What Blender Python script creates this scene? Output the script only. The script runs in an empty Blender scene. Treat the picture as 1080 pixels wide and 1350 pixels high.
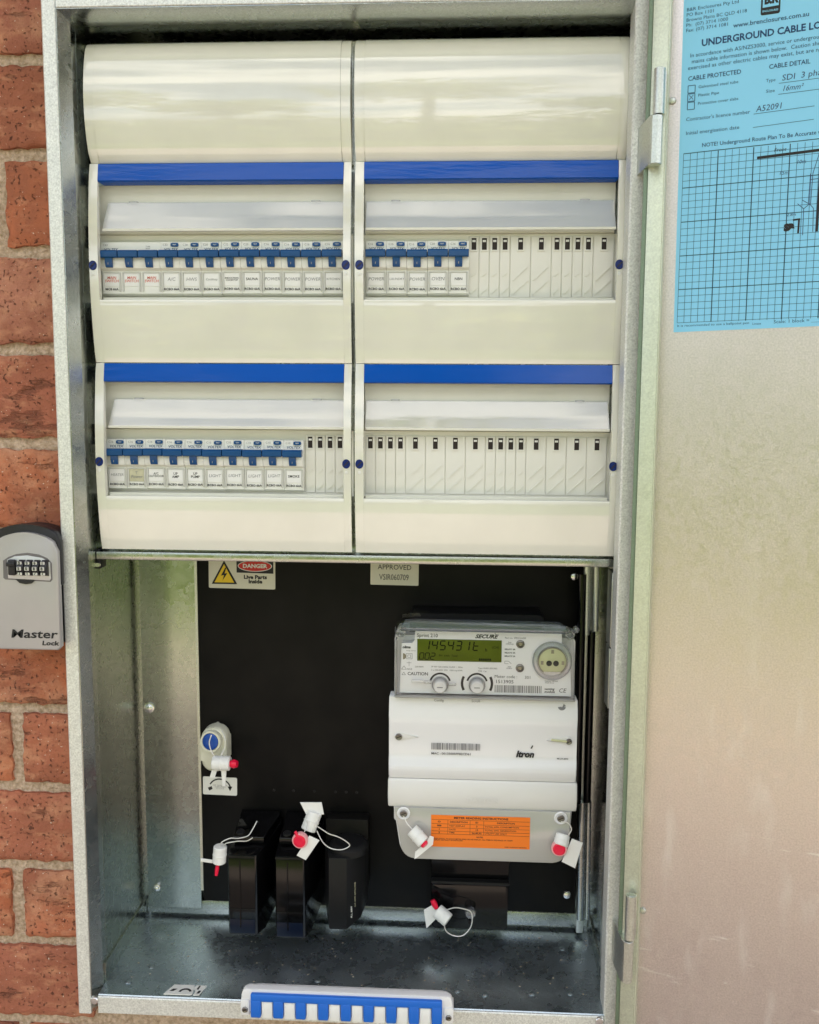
import bpy, bmesh, math, random
from mathutils import Vector, Matrix, noise
random.seed(7)
sc = bpy.context.scene
COL = sc.collection
R = math.radians
S = 0.001                       # everything below is authored in millimetres

# ------------------------------------------------------------------ camera
cd = bpy.data.cameras.new('camera')
cam = bpy.data.objects.new('camera', cd)
COL.objects.link(cam)
sc.camera = cam
cd.sensor_fit = 'HORIZONTAL'; cd.sensor_width = 36
cd.lens = 1171.1 / 1080 * 36
cd.shift_x = -(550.64 - 540) / 1080
cd.clip_start = 0.01; cd.clip_end = 400
yaw, pit, roll = .0508, -.1103, .0067
fw = Vector((-math.sin(yaw) * math.cos(pit), math.cos(yaw) * math.cos(pit), math.sin(pit)))
rt = Vector((math.cos(yaw), math.sin(yaw), 0)); up = rt.cross(fw)
r2 = rt * math.cos(roll) + up * math.sin(roll); u2 = -rt * math.sin(roll) + up * math.cos(roll)
m = Matrix((r2, u2, -fw)).transposed().to_4x4()
m.translation = Vector((.0994, -.7387, 0))
cam.matrix_world = m

# ------------------------------------------------------------------ light
w = bpy.data.worlds.new('World'); sc.world = w; w.use_nodes = True
nt = w.node_tree
for n in list(nt.nodes): nt.nodes.remove(n)
sky = nt.nodes.new('ShaderNodeTexSky'); sky.sky_type = 'NISHITA'; sky.sun_disc = False
SUN_EL, SUN_AZ = 48.0, 28.0         # azimuth clockwise from +Y; the sun stands behind the house, the wall is in open shade
sky.sun_elevation = R(SUN_EL); sky.sun_rotation = R(SUN_AZ)
sky.air_density = 1.0; sky.dust_density = 4.0; sky.ozone_density = 1.0
bg = nt.nodes.new('ShaderNodeBackground'); bg.inputs[1].default_value = 0.12
wo = nt.nodes.new('ShaderNodeOutputWorld')
# broken white cloud all over the sky
tc_ = nt.nodes.new('ShaderNodeTexCoord'); mp_ = nt.nodes.new('ShaderNodeMapping'); mp_.inputs['Scale'].default_value = (1, 1, 2.4)
cn_ = nt.nodes.new('ShaderNodeTexNoise'); cn_.inputs['Scale'].default_value = 3.2; cn_.inputs['Detail'].default_value = 7; cn_.inputs['Roughness'].default_value = .58
cr_ = nt.nodes.new('ShaderNodeMapRange'); cr_.inputs[1].default_value = .42; cr_.inputs[2].default_value = .60; cr_.inputs[4].default_value = .92
cm_ = nt.nodes.new('ShaderNodeMix'); cm_.data_type = 'RGBA'; cm_.inputs[7].default_value = (8.6, 8.3, 7.9, 1)
nt.links.new(tc_.outputs['Generated'], mp_.inputs[0]); nt.links.new(mp_.outputs[0], cn_.inputs['Vector']); nt.links.new(cn_.outputs[0], cr_.inputs[0])
nt.links.new(cr_.outputs[0], cm_.inputs[0]); nt.links.new(sky.outputs[0], cm_.inputs[6]); nt.links.new(cm_.outputs[2], bg.inputs[0])
nt.links.new(bg.outputs[0], wo.inputs[0])
sd = bpy.data.lights.new('sun', 'SUN'); sd.energy = 3.5; sd.angle = R(.5); sd.color = (1, .95, .88)
so = bpy.data.objects.new('sun', sd); COL.objects.link(so)
dv = Vector((math.sin(R(SUN_AZ)) * math.cos(R(SUN_EL)), math.cos(R(SUN_AZ)) * math.cos(R(SUN_EL)), math.sin(R(SUN_EL))))
so.rotation_euler = dv.to_track_quat('Z', 'Y').to_euler(); so.location = dv * 5
sc.view_settings.view_transform = 'Standard'; sc.view_settings.look = 'None'
sc.view_settings.exposure = 1.68; sc.view_settings.gamma = 1

# ------------------------------------------------------------------ materials
def mat(name, col, rough=.5, metal=0., spec=.5, nscale=0, namt=0, rvar=0, bump=0, bscale=200, coat=0, trans=0, ior=1.45, stretch=None, col2=None):
    m = bpy.data.materials.new(name); m.use_nodes = True
    t = m.node_tree; b = t.nodes['Principled BSDF']
    b.inputs['Base Color'].default_value = (*col, 1)
    b.inputs['Roughness'].default_value = rough; b.inputs['Metallic'].default_value = metal
    b.inputs['Specular IOR Level'].default_value = spec; b.inputs['IOR'].default_value = ior
    b.inputs['Coat Weight'].default_value = coat; b.inputs['Coat Roughness'].default_value = .03
    b.inputs['Transmission Weight'].default_value = trans
    if nscale or bump:
        tc = t.nodes.new('ShaderNodeTexCoord'); mp = t.nodes.new('ShaderNodeMapping')
        t.links.new(tc.outputs['Object'], mp.inputs[0])
        if stretch: mp.inputs['Scale'].default_value = stretch
    if nscale:
        nz = t.nodes.new('ShaderNodeTexNoise'); nz.inputs['Scale'].default_value = nscale; nz.inputs['Detail'].default_value = 5
        t.links.new(mp.outputs[0], nz.inputs['Vector'])
        mx = t.nodes.new('ShaderNodeMix'); mx.data_type = 'RGBA'
        c2 = col2 or tuple(c * (1 - namt) for c in col)
        mx.inputs[6].default_value = (*col, 1); mx.inputs[7].default_value = (*c2, 1)
        mr = t.nodes.new('ShaderNodeMapRange'); mr.inputs[1].default_value = .35; mr.inputs[2].default_value = .68
        t.links.new(nz.outputs[0], mr.inputs[0]); t.links.new(mr.outputs[0], mx.inputs[0])
        t.links.new(mx.outputs[2], b.inputs['Base Color'])
        if rvar:
            m2 = t.nodes.new('ShaderNodeMapRange'); m2.inputs[3].default_value = rough - rvar; m2.inputs[4].default_value = rough + rvar
            t.links.new(mr.outputs[0], m2.inputs[0]); t.links.new(m2.outputs[0], b.inputs['Roughness'])
    if bump:
        n2 = t.nodes.new('ShaderNodeTexNoise'); n2.inputs['Scale'].default_value = bscale; n2.inputs['Detail'].default_value = 4
        t.links.new(mp.outputs[0], n2.inputs['Vector'])
        bp = t.nodes.new('ShaderNodeBump'); bp.inputs['Strength'].default_value = 1; bp.inputs['Distance'].default_value = bump * S
        t.links.new(n2.outputs[0], bp.inputs['Height']); t.links.new(bp.outputs[0], b.inputs['Normal'])
    return m

def galv(name, col=(.62, .63, .62), rough=.38, spangle=120, amt=.16, speck=0., dirt=0., bump=.05, scratches=False, grain=(1, 1, 1), metal=1.):
    """galvanised sheet: spangle cells, fine grain, dull blotches, optional specks and white scuffs"""
    m = bpy.data.materials.new(name); m.use_nodes = True
    t = m.node_tree; N = t.nodes; L = t.links; b = N['Principled BSDF']; b.inputs['Metallic'].default_value = metal
    tc = N.new('ShaderNodeTexCoord'); mp = N.new('ShaderNodeMapping'); mp.inputs['Scale'].default_value = grain
    L.new(tc.outputs['Object'], mp.inputs[0])
    vo = N.new('ShaderNodeTexVoronoi'); vo.inputs['Scale'].default_value = spangle
    nd = N.new('ShaderNodeTexNoise'); nd.inputs['Scale'].default_value = 60
    mxv = N.new('ShaderNodeMix'); mxv.data_type = 'RGBA'; mxv.inputs[0].default_value = .04
    L.new(mp.outputs[0], mxv.inputs[6]); L.new(nd.outputs['Color'], mxv.inputs[7]); L.new(mp.outputs[0], nd.inputs['Vector'])
    L.new(mxv.outputs[2], vo.inputs['Vector'])
    bw = N.new('ShaderNodeRGBToBW'); L.new(vo.outputs['Color'], bw.inputs[0])
    fine = N.new('ShaderNodeTexNoise'); fine.inputs['Scale'].default_value = 700; fine.inputs['Detail'].default_value = 3
    L.new(mp.outputs[0], fine.inputs['Vector'])
    blot = N.new('ShaderNodeTexNoise'); blot.inputs['Scale'].default_value = 9; blot.inputs['Detail'].default_value = 7; blot.inputs['Roughness'].default_value = .62
    L.new(tc.outputs['Object'], blot.inputs['Vector'])
    def math_(op, a, bb=None, c=None):
        n = N.new('ShaderNodeMath'); n.operation = op
        for i, v in enumerate((a, bb, c)):
            if v is None: continue
            if isinstance(v, (int, float)): n.inputs[i].default_value = v
            else: L.new(v, n.inputs[i])
        return n.outputs[0]
    v = math_('MULTIPLY_ADD', bw.outputs[0], amt, 1 - amt * .5)
    v = math_('MULTIPLY', v, math_('MULTIPLY_ADD', fine.outputs[0], .35 + speck, 1 - .5 * (.35 + speck)))
    v = math_('MULTIPLY', v, math_('MULTIPLY_ADD', blot.outputs[0], .3 + dirt, 1 - .5 * (.3 + dirt)))
    mc = N.new('ShaderNodeMix'); mc.data_type = 'RGBA'; mc.blend_type = 'MULTIPLY'; mc.inputs[0].default_value = 1
    mc.inputs[6].default_value = (*col, 1); cc = N.new('ShaderNodeCombineColor')
    for i in range(3): L.new(v, cc.inputs[i])
    L.new(cc.outputs[0], mc.inputs[7])
    outc = mc.outputs[2]
    rg = math_('ADD', math_('MULTIPLY_ADD', blot.outputs[0], .12, rough - .06), math_('MULTIPLY_ADD', bw.outputs[0], .12, -.06))
    if scratches:
        # white rust, rain runs (stretched along z) and scuffs (stretched along x)
        def marks(scale, st, lo, hi, hgt):
            q = N.new('ShaderNodeMapping'); q.inputs['Scale'].default_value = st; L.new(tc.outputs['Object'], q.inputs[0])
            q.inputs['Rotation'].default_value = (0, R(6), 0)
            z = N.new('ShaderNodeTexNoise'); z.inputs['Scale'].default_value = scale; z.inputs['Detail'].default_value = 6; z.inputs['Roughness'].default_value = .6
            L.new(q.outputs[0], z.inputs['Vector'])
            a = N.new('ShaderNodeMapRange'); a.inputs[1].default_value = lo; a.inputs[2].default_value = hi; L.new(z.outputs[0], a.inputs[0])
            sx = N.new('ShaderNodeSeparateXYZ'); L.new(tc.outputs['Object'], sx.inputs[0])
            g = N.new('ShaderNodeMapRange'); g.inputs[1].default_value = hgt[0]; g.inputs[2].default_value = hgt[1]; L.new(sx.outputs[2], g.inputs[0])
            return math_('MULTIPLY', a.outputs[0], g.outputs[0])
        k = math_('MAXIMUM', math_('MULTIPLY', marks(46, (1, 1, .28), .55, .74, (.0, -.2)), .5), marks(64, (.22, 1, 1.8), .63, .69, (-.22, -.34)))
        k = math_('MAXIMUM', k, math_('MULTIPLY', marks(130, (1, 1, 1), .66, .72, (.0, -.2)), .7))
        k = math_('MAXIMUM', k, math_('MULTIPLY', marks(260, (1, 1, .5), .60, .75, (.25, -.3)), .25))
        mk = N.new('ShaderNodeMix'); mk.data_type = 'RGBA'; L.new(math_('MULTIPLY', k, .85), mk.inputs[0]); L.new(outc, mk.inputs[6]); mk.inputs[7].default_value = (.80, .76, .70, 1)
        outc = mk.outputs[2]
        L.new(math_('MULTIPLY', math_('SUBTRACT', 1, math_('MULTIPLY', k, .7)), metal), b.inputs['Metallic'])
    L.new(outc, b.inputs['Base Color']); L.new(rg, b.inputs['Roughness'])
    bp = N.new('ShaderNodeBump'); bp.inputs['Distance'].default_value = bump * S; L.new(fine.outputs[0], bp.inputs['Height']); L.new(bp.outputs[0], b.inputs['Normal'])
    return m

def clear(name, tint=(.93, .95, .96), rough=.04, base=.06, haze=.0, hazecol=(.8, .82, .85), gloss=1.):
    """thin clear plastic: see-through plus a Fresnel gloss plus a little milky haze"""
    m = bpy.data.materials.new(name); m.use_nodes = True
    t = m.node_tree; N = t.nodes; L = t.links
    for n in list(N): N.remove(n)
    o = N.new('ShaderNodeOutputMaterial'); tr = N.new('ShaderNodeBsdfTransparent'); tr.inputs[0].default_value = (*tint, 1)
    gl = N.new('ShaderNodeBsdfGlossy'); gl.inputs['Roughness'].default_value = rough
    df = N.new('ShaderNodeBsdfDiffuse'); df.inputs[0].default_value = (*hazecol, 1)
    fr = N.new('ShaderNodeFresnel'); fr.inputs[0].default_value = 1.5
    a = N.new('ShaderNodeMath'); a.operation = 'ADD'; a.inputs[1].default_value = base; L.new(fr.outputs[0], a.inputs[0]); a.use_clamp = True
    if gloss != 1:
        g_ = N.new('ShaderNodeMath'); g_.operation = 'MULTIPLY'; g_.inputs[1].default_value = gloss; L.new(a.outputs[0], g_.inputs[0]); a = g_
    m1 = N.new('ShaderNodeMixShader'); m1.inputs[0].default_value = haze; L.new(tr.outputs[0], m1.inputs[1]); L.new(df.outputs[0], m1.inputs[2])
    m2 = N.new('ShaderNodeMixShader'); L.new(a.outputs[0], m2.inputs[0]); L.new(m1.outputs[0], m2.inputs[1]); L.new(gl.outputs[0], m2.inputs[2])
    L.new(m2.outputs[0], o.inputs[0])
    return m

def ground_mat():
    m = mat('paving_and_lawn', (.10, .17, .03), .9, 0, .2, 3, .4, col2=(.16, .17, .05)); t = m.node_tree; N = t.nodes; L = t.links; b = N['Principled BSDF']
    src = b.inputs['Base Color'].links[0].from_socket; g = N.new('ShaderNodeNewGeometry'); sx = N.new('ShaderNodeSeparateXYZ'); L.new(g.outputs['Position'], sx.inputs[0])
    f = N.new('ShaderNodeMath'); f.operation = 'GREATER_THAN'; f.inputs[1].default_value = -4.3; L.new(sx.outputs[1], f.inputs[0])
    x = N.new('ShaderNodeMix'); x.data_type = 'RGBA'; x.inputs[7].default_value = (.38, .31, .255, 1); L.new(f.outputs[0], x.inputs[0]); L.new(src, x.inputs[6]); L.new(x.outputs[2], b.inputs['Base Color'])
    return m
M = {}
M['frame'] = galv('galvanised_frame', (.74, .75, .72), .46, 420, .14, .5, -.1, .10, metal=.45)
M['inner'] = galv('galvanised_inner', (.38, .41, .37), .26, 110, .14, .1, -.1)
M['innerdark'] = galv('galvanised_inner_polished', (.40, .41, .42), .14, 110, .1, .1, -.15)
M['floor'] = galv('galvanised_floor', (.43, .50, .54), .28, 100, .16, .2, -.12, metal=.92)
M['lip'] = galv('galvanised_lip', (.46, .48, .46), .24, 150, .12, .15, -.05)
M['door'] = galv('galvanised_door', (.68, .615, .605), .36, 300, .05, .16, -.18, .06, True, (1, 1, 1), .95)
M['doorlip_garden_tint'] = galv('galvanised_door_edge_garden_tint', (.62, .66, .53), .42, 200, .1, .1, .0, metal=.6)  # green of the garden mirrored in the edge is put into its colour
M['doorreturn_shade'] = galv('galvanised_return_shade', (.20, .27, .19), .5, 200, .1, .1, 0., metal=.4)  # dark copy of the door edge metal: shade on the return is painted
M['hinge'] = galv('galvanised_hinge', (.62, .64, .60), .42, 300, .1, .2, .1)
M['zinc'] = mat('zinc_screw', (.72, .73, .74), .25, 1.)
M['zincdark'] = mat('dark_screw', (.25, .24, .22), .35, 1.)
M['cream'] = mat('cream_plastic', (.79, .78, .695), .06, 0, .9, 22, .06, .04, .012, 40, coat=.8)
M['creamflat'] = mat('cream_satin_plastic', (.77, .76, .68), .42, 0, .5, 30, .06)
M['filler'] = mat('filler_plastic', (.80, .79, .73), .38, 0, .5, 25, .05)
M['breaker'] = mat('breaker_white_plastic', (.83, .83, .79), .33, 0, .5, 40, .05)
M['bluestrip'] = mat('blue_strip_plastic', (.0, .085, .48), .08, 0, .32, 6, .12, 0, .30, 60, stretch=(.35, 1, 2.2))
M['toggle'] = mat('toggle_blue_plastic', (.006, .075, .24), .26, 0, .5, 60, .2)
M['screwblue'] = mat('screw_blue_plastic', (.003, .02, .16), .25)
M['visor'] = clear('clear_visor_plastic', (.95, .95, .93), .05, .02, .34, (.96, .96, .93), 1.9)  # white haze and boosted gloss paint the sky's reflection on the flap
M['clear'] = clear('clear_meter_cover', (.99, .99, .995), .03, .0, .0, (.62, .68, .76), .55)
M['skyband'] = clear('cover_sky_band', (.8, .84, .9), .08, .02, .16, (.42, .50, .62))  # bluish haze is the sky mirrored along the cover's top, put into colour
M['clear2'] = clear('clear_terminal_cover', (.72, .72, .70), .12, .05, .72, (.60, .59, .56))
M['clearpad'] = clear('clear_port_ring', (.94, .95, .97), .08, .06, .14, (.85, .86, .92))
M['board'] = mat('black_board', (.0055, .0055, .0055), .42, 0, .14, 22, .3, .06, .03, 300, col2=(.011, .010, .009))
M['black'] = mat('black_plastic', (.003, .003, .0035), .12, 0, .38, 20, .3, .04)
M['blackmat'] = mat('black_matt_plastic', (.012, .012, .013), .42, 0, .25)
M['dark'] = mat('dark_slot', (.02, .012, .01), .6)
M['meter'] = mat('meter_white_plastic', (.80, .80, .81), .22, 0, .5, 12, .03, coat=.4)
M['meterbeige'] = mat('meter_beige_plastic', (.75, .74, .715), .34, 0, .5, 12, .05)
M['face'] = mat('meter_face_white', (.86, .86, .87), .4, 0, .4, 20, .04)
M['lcd'] = mat('lcd_olive', (.10, .13, .004), .35, 0, .15, 40, .2)
M['lcdink'] = mat('lcd_segment', (.003, .004, .001), .6, 0, .1)
M['port'] = mat('optical_port_yellow', (.60, .61, .36), .45, 0, .5, 60, .15)
M['ink'] = mat('black_ink', (.015, .015, .016), .6)
M['inkgrey'] = mat('grey_ink', (.22, .22, .23), .6)
M['inkface'] = mat('face_print_ink', (.06, .06, .065), .6)
M['inkblue'] = mat('pen_ink', (.03, .06, .16), .6)
M['inkred'] = mat('red_ink', (.62, .09, .05), .6)
M['inkteal'] = mat('teal_ink', (.01, .06, .11), .6)
M['inkdarkblue'] = mat('print_blue_ink', (.01, .05, .15), .6)
M['paper'] = mat('blue_paper', (.27, .66, .93), .55, 0, .3, 8, .05)
M['orange'] = mat('orange_sticker', (.90, .21, .02), .45, 0, .4, 30, .06)
M['whitesticker'] = mat('white_sticker', (.78, .78, .74), .4, 0, .4, 30, .05)
M['labelpaper'] = mat('white_label_card', (.84, .84, .82), .5, 0, .4, 80, .05)
M['labelyellow'] = mat('aged_label_card', (.62, .60, .42), .5, 0, .4, 80, .25)
M['yellow'] = mat('warning_yellow', (.85, .58, .02), .4)
M['red'] = mat('danger_red', (.62, .02, .02), .4)
M['sealwhite'] = mat('seal_white_plastic', (.82, .82, .80), .32)
M['sealred'] = mat('seal_red_plastic', (.80, .006, .05), .28)
M['sealpink'] = mat('seal_pink_plastic', (.85, .40, .42), .35)
M['grit'] = mat('grit', (.40, .34, .26), .9)
M['holder'] = mat('label_holder_plastic', (.60, .60, .56), .25)
M['labelcream'] = mat('cream_sticker', (.74, .72, .60), .4, 0, .4, 30, .06)
M['recess_shade'] = mat('lockbox_recess_shade', (.16, .15, .15), .5)
M['wire'] = mat('seal_wire', (.72, .71, .68), .35, .3)
M['gland'] = mat('ivory_plastic', (.70, .69, .56), .32)
M['glandblue'] = mat('blue_bung', (.01, .07, .36), .25)
M['lockgrey'] = mat('lockbox_painted_grey', (.47, .455, .46), .36, .3, .5, 18, .08, .04, .03, 700)
M['locksilver'] = mat('lockbox_satin_silver', (.60, .60, .61), .35, .5)
M['lockblack'] = mat('lockbox_black_vinyl', (.018, .017, .022), .38, 0, .5, 60, .2, 0, .05, 500)
M['comb'] = mat('comb_blue_plastic', (.01, .14, .62), .30)
M['mortar'] = mat('mortar', (.66, .51, .39), .95, 0, .2, 240, .3, 0, 3.5, 300, col2=(.38, .28, .19))
M['lawn'] = ground_mat()
M['leaf'] = mat('hedge_leaf', (.07, .14, .02), .5, 0, .5, 4, .5, col2=(.26, .27, .04))
M['soffit'] = mat('soffit_paint', (.36, .33, .27), .7, 0, .3, 4, .05)

def brick_mat():
    m = bpy.data.materials.new('clay_brick'); m.use_nodes = True
    t = m.node_tree; N = t.nodes; L = t.links; b = N['Principled BSDF']; b.inputs['Roughness'].default_value = .82; b.inputs['Specular IOR Level'].default_value = .35
    tc = N.new('ShaderNodeTexCoord'); oi = N.new('ShaderNodeObjectInfo')
    off = N.new('ShaderNodeVectorMath'); off.operation = 'ADD'
    sc_ = N.new('ShaderNodeMath'); sc_.operation = 'MULTIPLY'; sc_.inputs[1].default_value = 37
    L.new(oi.outputs['Random'], sc_.inputs[0]); L.new(tc.outputs['Object'], off.inputs[0]); L.new(sc_.outputs[0], off.inputs[1])
    def nz(scale, det, st=None, rough=.6):
        n = N.new('ShaderNodeTexNoise'); n.inputs['Scale'].default_value = scale; n.inputs['Detail'].default_value = det; n.inputs['Roughness'].default_value = rough
        if st:
            q = N.new('ShaderNodeMapping'); q.inputs['Scale'].default_value = st; L.new(off.outputs[0], q.inputs[0]); L.new(q.outputs[0], n.inputs['Vector'])
        else: L.new(off.outputs[0], n.inputs['Vector'])
        return n.outputs[0]
    def mr(s, a, bb, c=0, d=1):
        n = N.new('ShaderNodeMapRange'); n.inputs[1].default_value = a; n.inputs[2].default_value = bb; n.inputs[3].default_value = c; n.inputs[4].default_value = d
        L.new(s, n.inputs[0]); return n.outputs[0]
    def mix(f, a, bb, k=1):
        n = N.new('ShaderNodeMix'); n.data_type = 'RGBA'
        if k != 1:
            q = N.new('ShaderNodeMath'); q.operation = 'MULTIPLY'; q.inputs[1].default_value = k; L.new(f, q.inputs[0]); f = q.outputs[0]
        L.new(f, n.inputs[0])
        for i, v in ((6, a), (7, bb)):
            if isinstance(v, tuple): n.inputs[i].default_value = (*v, 1)
            else: L.new(v, n.inputs[i])
        return n.outputs[2]
    cr = N.new('ShaderNodeValToRGB'); L.new(oi.outputs['Random'], cr.inputs[0])
    e = cr.color_ramp.elements; e[0].color = (.48, .14, .06, 1); e[1].color = (.47, .20, .13, 1)
    e2 = e.new(.35); e2.color = (.52, .175, .085, 1); e3 = e.new(.7); e3.color = (.36, .125, .08, 1)
    c = mix(mr(nz(16, 6), .42, .62), cr.outputs[0], (.30, .105, .06), .8)
    c = mix(mr(nz(9, 7, None, .65), .54, .66), c, (.66, .36, .22), .6)
    c = mix(mr(nz(40, 5, (1, 1, 2.2)), .52, .72), c, (.62, .30, .17), .75)
    pits = mr(nz(300, 4), .615, .69); creases = mr(nz(30, 6, (.5, 1, 1.7), .7), .60, .68)
    c = mix(creases, c, (.16, .06, .035), .5)
    c = mix(mr(nz(150, 6), .5, .66), c, (.30, .10, .055), .45)
    c = mix(pits, c, (.09, .035, .02), .7)
    c = mix(mr(nz(420, 2), .70, .74), c, (.75, .66, .55), .9)
    L.new(c, b.inputs['Base Color'])
    h = N.new('ShaderNodeMath'); h.operation = 'SUBTRACT'; L.new(nz(90, 8, None, .7), h.inputs[0]); L.new(pits, h.inputs[1])
    h2 = N.new('ShaderNodeMath'); h2.operation = 'SUBTRACT'; L.new(h.outputs[0], h2.inputs[0]); L.new(creases, h2.inputs[1])
    bp = N.new('ShaderNodeBump'); bp.inputs['Distance'].default_value = .0034; bp.inputs['Strength'].default_value = .9
    L.new(h2.outputs[0], bp.inputs['Height']); L.new(bp.outputs[0], b.inputs['Normal'])
    return m
M['brick'] = brick_mat()

# ------------------------------------------------------------------ object helpers
ORG = {}                        # authoring origin (mm) of every object
def tag(o, label, cat, group=None, kind=None):
    if label: o['label'] = label
    if cat: o['category'] = cat
    if group: o['group'] = group
    if kind: o['kind'] = kind
    return o
def thing(name, label, cat, loc=(0, 0, 0), group=None):
    o = bpy.data.objects.new(name, None); o.empty_display_size = .01; COL.objects.link(o)
    o.location = Vector(loc) * S; ORG[o] = Vector(loc)
    return tag(o, label, cat, group)
def obj(name, bm, mt, parent=None, smooth=30, label=None):
    """bmesh authored in mm in the frame of its parent's authoring space -> one mesh object"""
    if isinstance(mt, str): mt = M[mt]
    lo = Vector((1e9,) * 3); hi = -lo
    for v in bm.verts:
        for i in range(3): lo[i] = min(lo[i], v.co[i]); hi[i] = max(hi[i], v.co[i])
    c = (lo + hi) / 2
    for v in bm.verts: v.co = (v.co - c) * S
    me = bpy.data.meshes.new(name); bm.to_mesh(me); bm.free()
    if smooth:
        me.polygons.foreach_set('use_smooth', [True] * len(me.polygons)); me.set_sharp_from_angle(angle=R(smooth))
    me.materials.append(mt)
    o = bpy.data.objects.new(name, me); COL.objects.link(o)
    o.location = (c - (ORG[parent] if parent else Vector((0, 0, 0)))) * S
    ORG[o] = c
    if parent: o.parent = parent
    if label: o['label'] = label
    return o
def copy_tree(o, parent=None):
    c = o.copy(); COL.objects.link(c)
    if parent: c.parent = parent
    ORG[c] = ORG[o]
    for ch in list(o.children): copy_tree(ch, c)
    return c
def B(): return bmesh.new()
def box(bm, x0, x1, y0, y1, z0, z1, bev=0, seg=2, edges=None):
    vs = [bm.verts.new((x, y, z)) for x in (x0, x1) for y in (y0, y1) for z in (z0, z1)]
    fs = [bm.faces.new([vs[i] for i in f]) for f in ((0, 1, 3, 2), (4, 6, 7, 5), (0, 4, 5, 1), (2, 3, 7, 6), (0, 2, 6, 4), (1, 5, 7, 3))]
    if bev:
        es = set()
        for f in fs:
            for e in f.edges:
                if edges is None: es.add(e)
                else:
                    d = (e.verts[0].co - e.verts[1].co)
                    ax = max(range(3), key=lambda i: abs(d[i]))
                    if ax in edges: es.add(e)
        bmesh.ops.bevel(bm, geom=list(es), offset=bev, segments=seg, affect='EDGES', profile=.5)
    return bm
def prism(bm, pts, axis, a, b, bev=0, seg=2):
    """polygon pts in the two other axes (x,z for axis y; y,z for axis x; x,y for axis z) extruded from a to b"""
    def P(p, t):
        return {'x': (t, p[0], p[1]), 'y': (p[0], t, p[1]), 'z': (p[0], p[1], t)}[axis]
    A = [bm.verts.new(P(p, a)) for p in pts]; Bv = [bm.verts.new(P(p, b)) for p in pts]
    n = len(pts); fs = [bm.faces.new(A), bm.faces.new(Bv[::-1])]
    for i in range(n): fs.append(bm.faces.new([A[i], Bv[i], Bv[(i + 1) % n], A[(i + 1) % n]]))
    if bev:
        es = {e for f in fs[:2] for e in f.edges}
        bmesh.ops.bevel(bm, geom=list(es), offset=bev, segments=seg, affect='EDGES', profile=.5)
    bmesh.ops.recalc_face_normals(bm, faces=bm.faces)
    return bm
def rrect(x0, x1, z0, z1, r, n=5):
    out = []
    for cx, cz, a0 in ((x1 - r, z1 - r, 0), (x0 + r, z1 - r, 90), (x0 + r, z0 + r, 180), (x1 - r, z0 + r, 270)):
        for k in range(n + 1):
            a = R(a0 + 90 * k / n); out.append((cx + r * math.cos(a), cz + r * math.sin(a)))
    return out
def tube(bm, pts, r, n=8, closed=False, caps=True):
    pts = [Vector(p) for p in pts]; rings = []
    for i, p in enumerate(pts):
        d = (pts[min(i + 1, len(pts) - 1)] - pts[max(i - 1, 0)]).normalized()
        a = d.orthogonal().normalized() if i == 0 else (last - last.dot(d) * d).normalized()
        last = a; c = d.cross(a); rr = r[i] if isinstance(r, (list, tuple)) else r
        rings.append([bm.verts.new(p + (a * math.cos(2 * math.pi * k / n) + c * math.sin(2 * math.pi * k / n)) * rr) for k in range(n)])
    for A, C in zip(rings, rings[1:]):
        for k in range(n): bm.faces.new([A[k], A[(k + 1) % n], C[(k + 1) % n], C[k]])
    if caps: bm.faces.new(rings[0][::-1]); bm.faces.new(rings[-1])
    bmesh.ops.recalc_face_normals(bm, faces=bm.faces)
    return bm
def spline(pts, n=6):
    pts = [Vector(p) for p in pts]; pts = pts[:1] + [p + Vector((random.uniform(-.5, .5), random.uniform(-.3, .3), random.uniform(-.5, .5))) for p in pts[1:-1]] + pts[-1:]; P = [pts[0]] + pts + [pts[-1]]; out = []
    for i in range(1, len(P) - 2):
        for k in range(n):
            t = k / n; a, b, c, d = P[i - 1], P[i], P[i + 1], P[i + 2]
            out.append(.5 * ((2 * b) + (c - a) * t + (2 * a - 5 * b + 4 * c - d) * t * t + (-a + 3 * b - 3 * c + d) * t ** 3))
    out.append(pts[-1]); return out
def lathe(bm, c, prof, axis=(0, -1, 0), n=20):
    """prof: (radius, distance along axis)"""
    c = Vector(c); ax = Vector(axis).normalized(); a = ax.orthogonal().normalized(); b = ax.cross(a); rings = []
    for r, d in prof:
        rings.append([bm.verts.new(c + ax * d + (a * math.cos(2 * math.pi * k / n) + b * math.sin(2 * math.pi * k / n)) * max(r, .001)) for k in range(n)])
    for A, C in zip(rings, rings[1:]):
        for k in range(n): bm.faces.new([A[k], A[(k + 1) % n], C[(k + 1) % n], C[k]])
    bm.faces.new(rings[0]); bm.faces.new(rings[-1])
    bmesh.ops.recalc_face_normals(bm, faces=bm.faces)
    return bm
def disc(bm, x, y, z, r, t=.6, n=18): return lathe(bm, (x, y, z), [(r, -t), (r, 0), (r - .15 * r, t * .4)], n=n)

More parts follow.
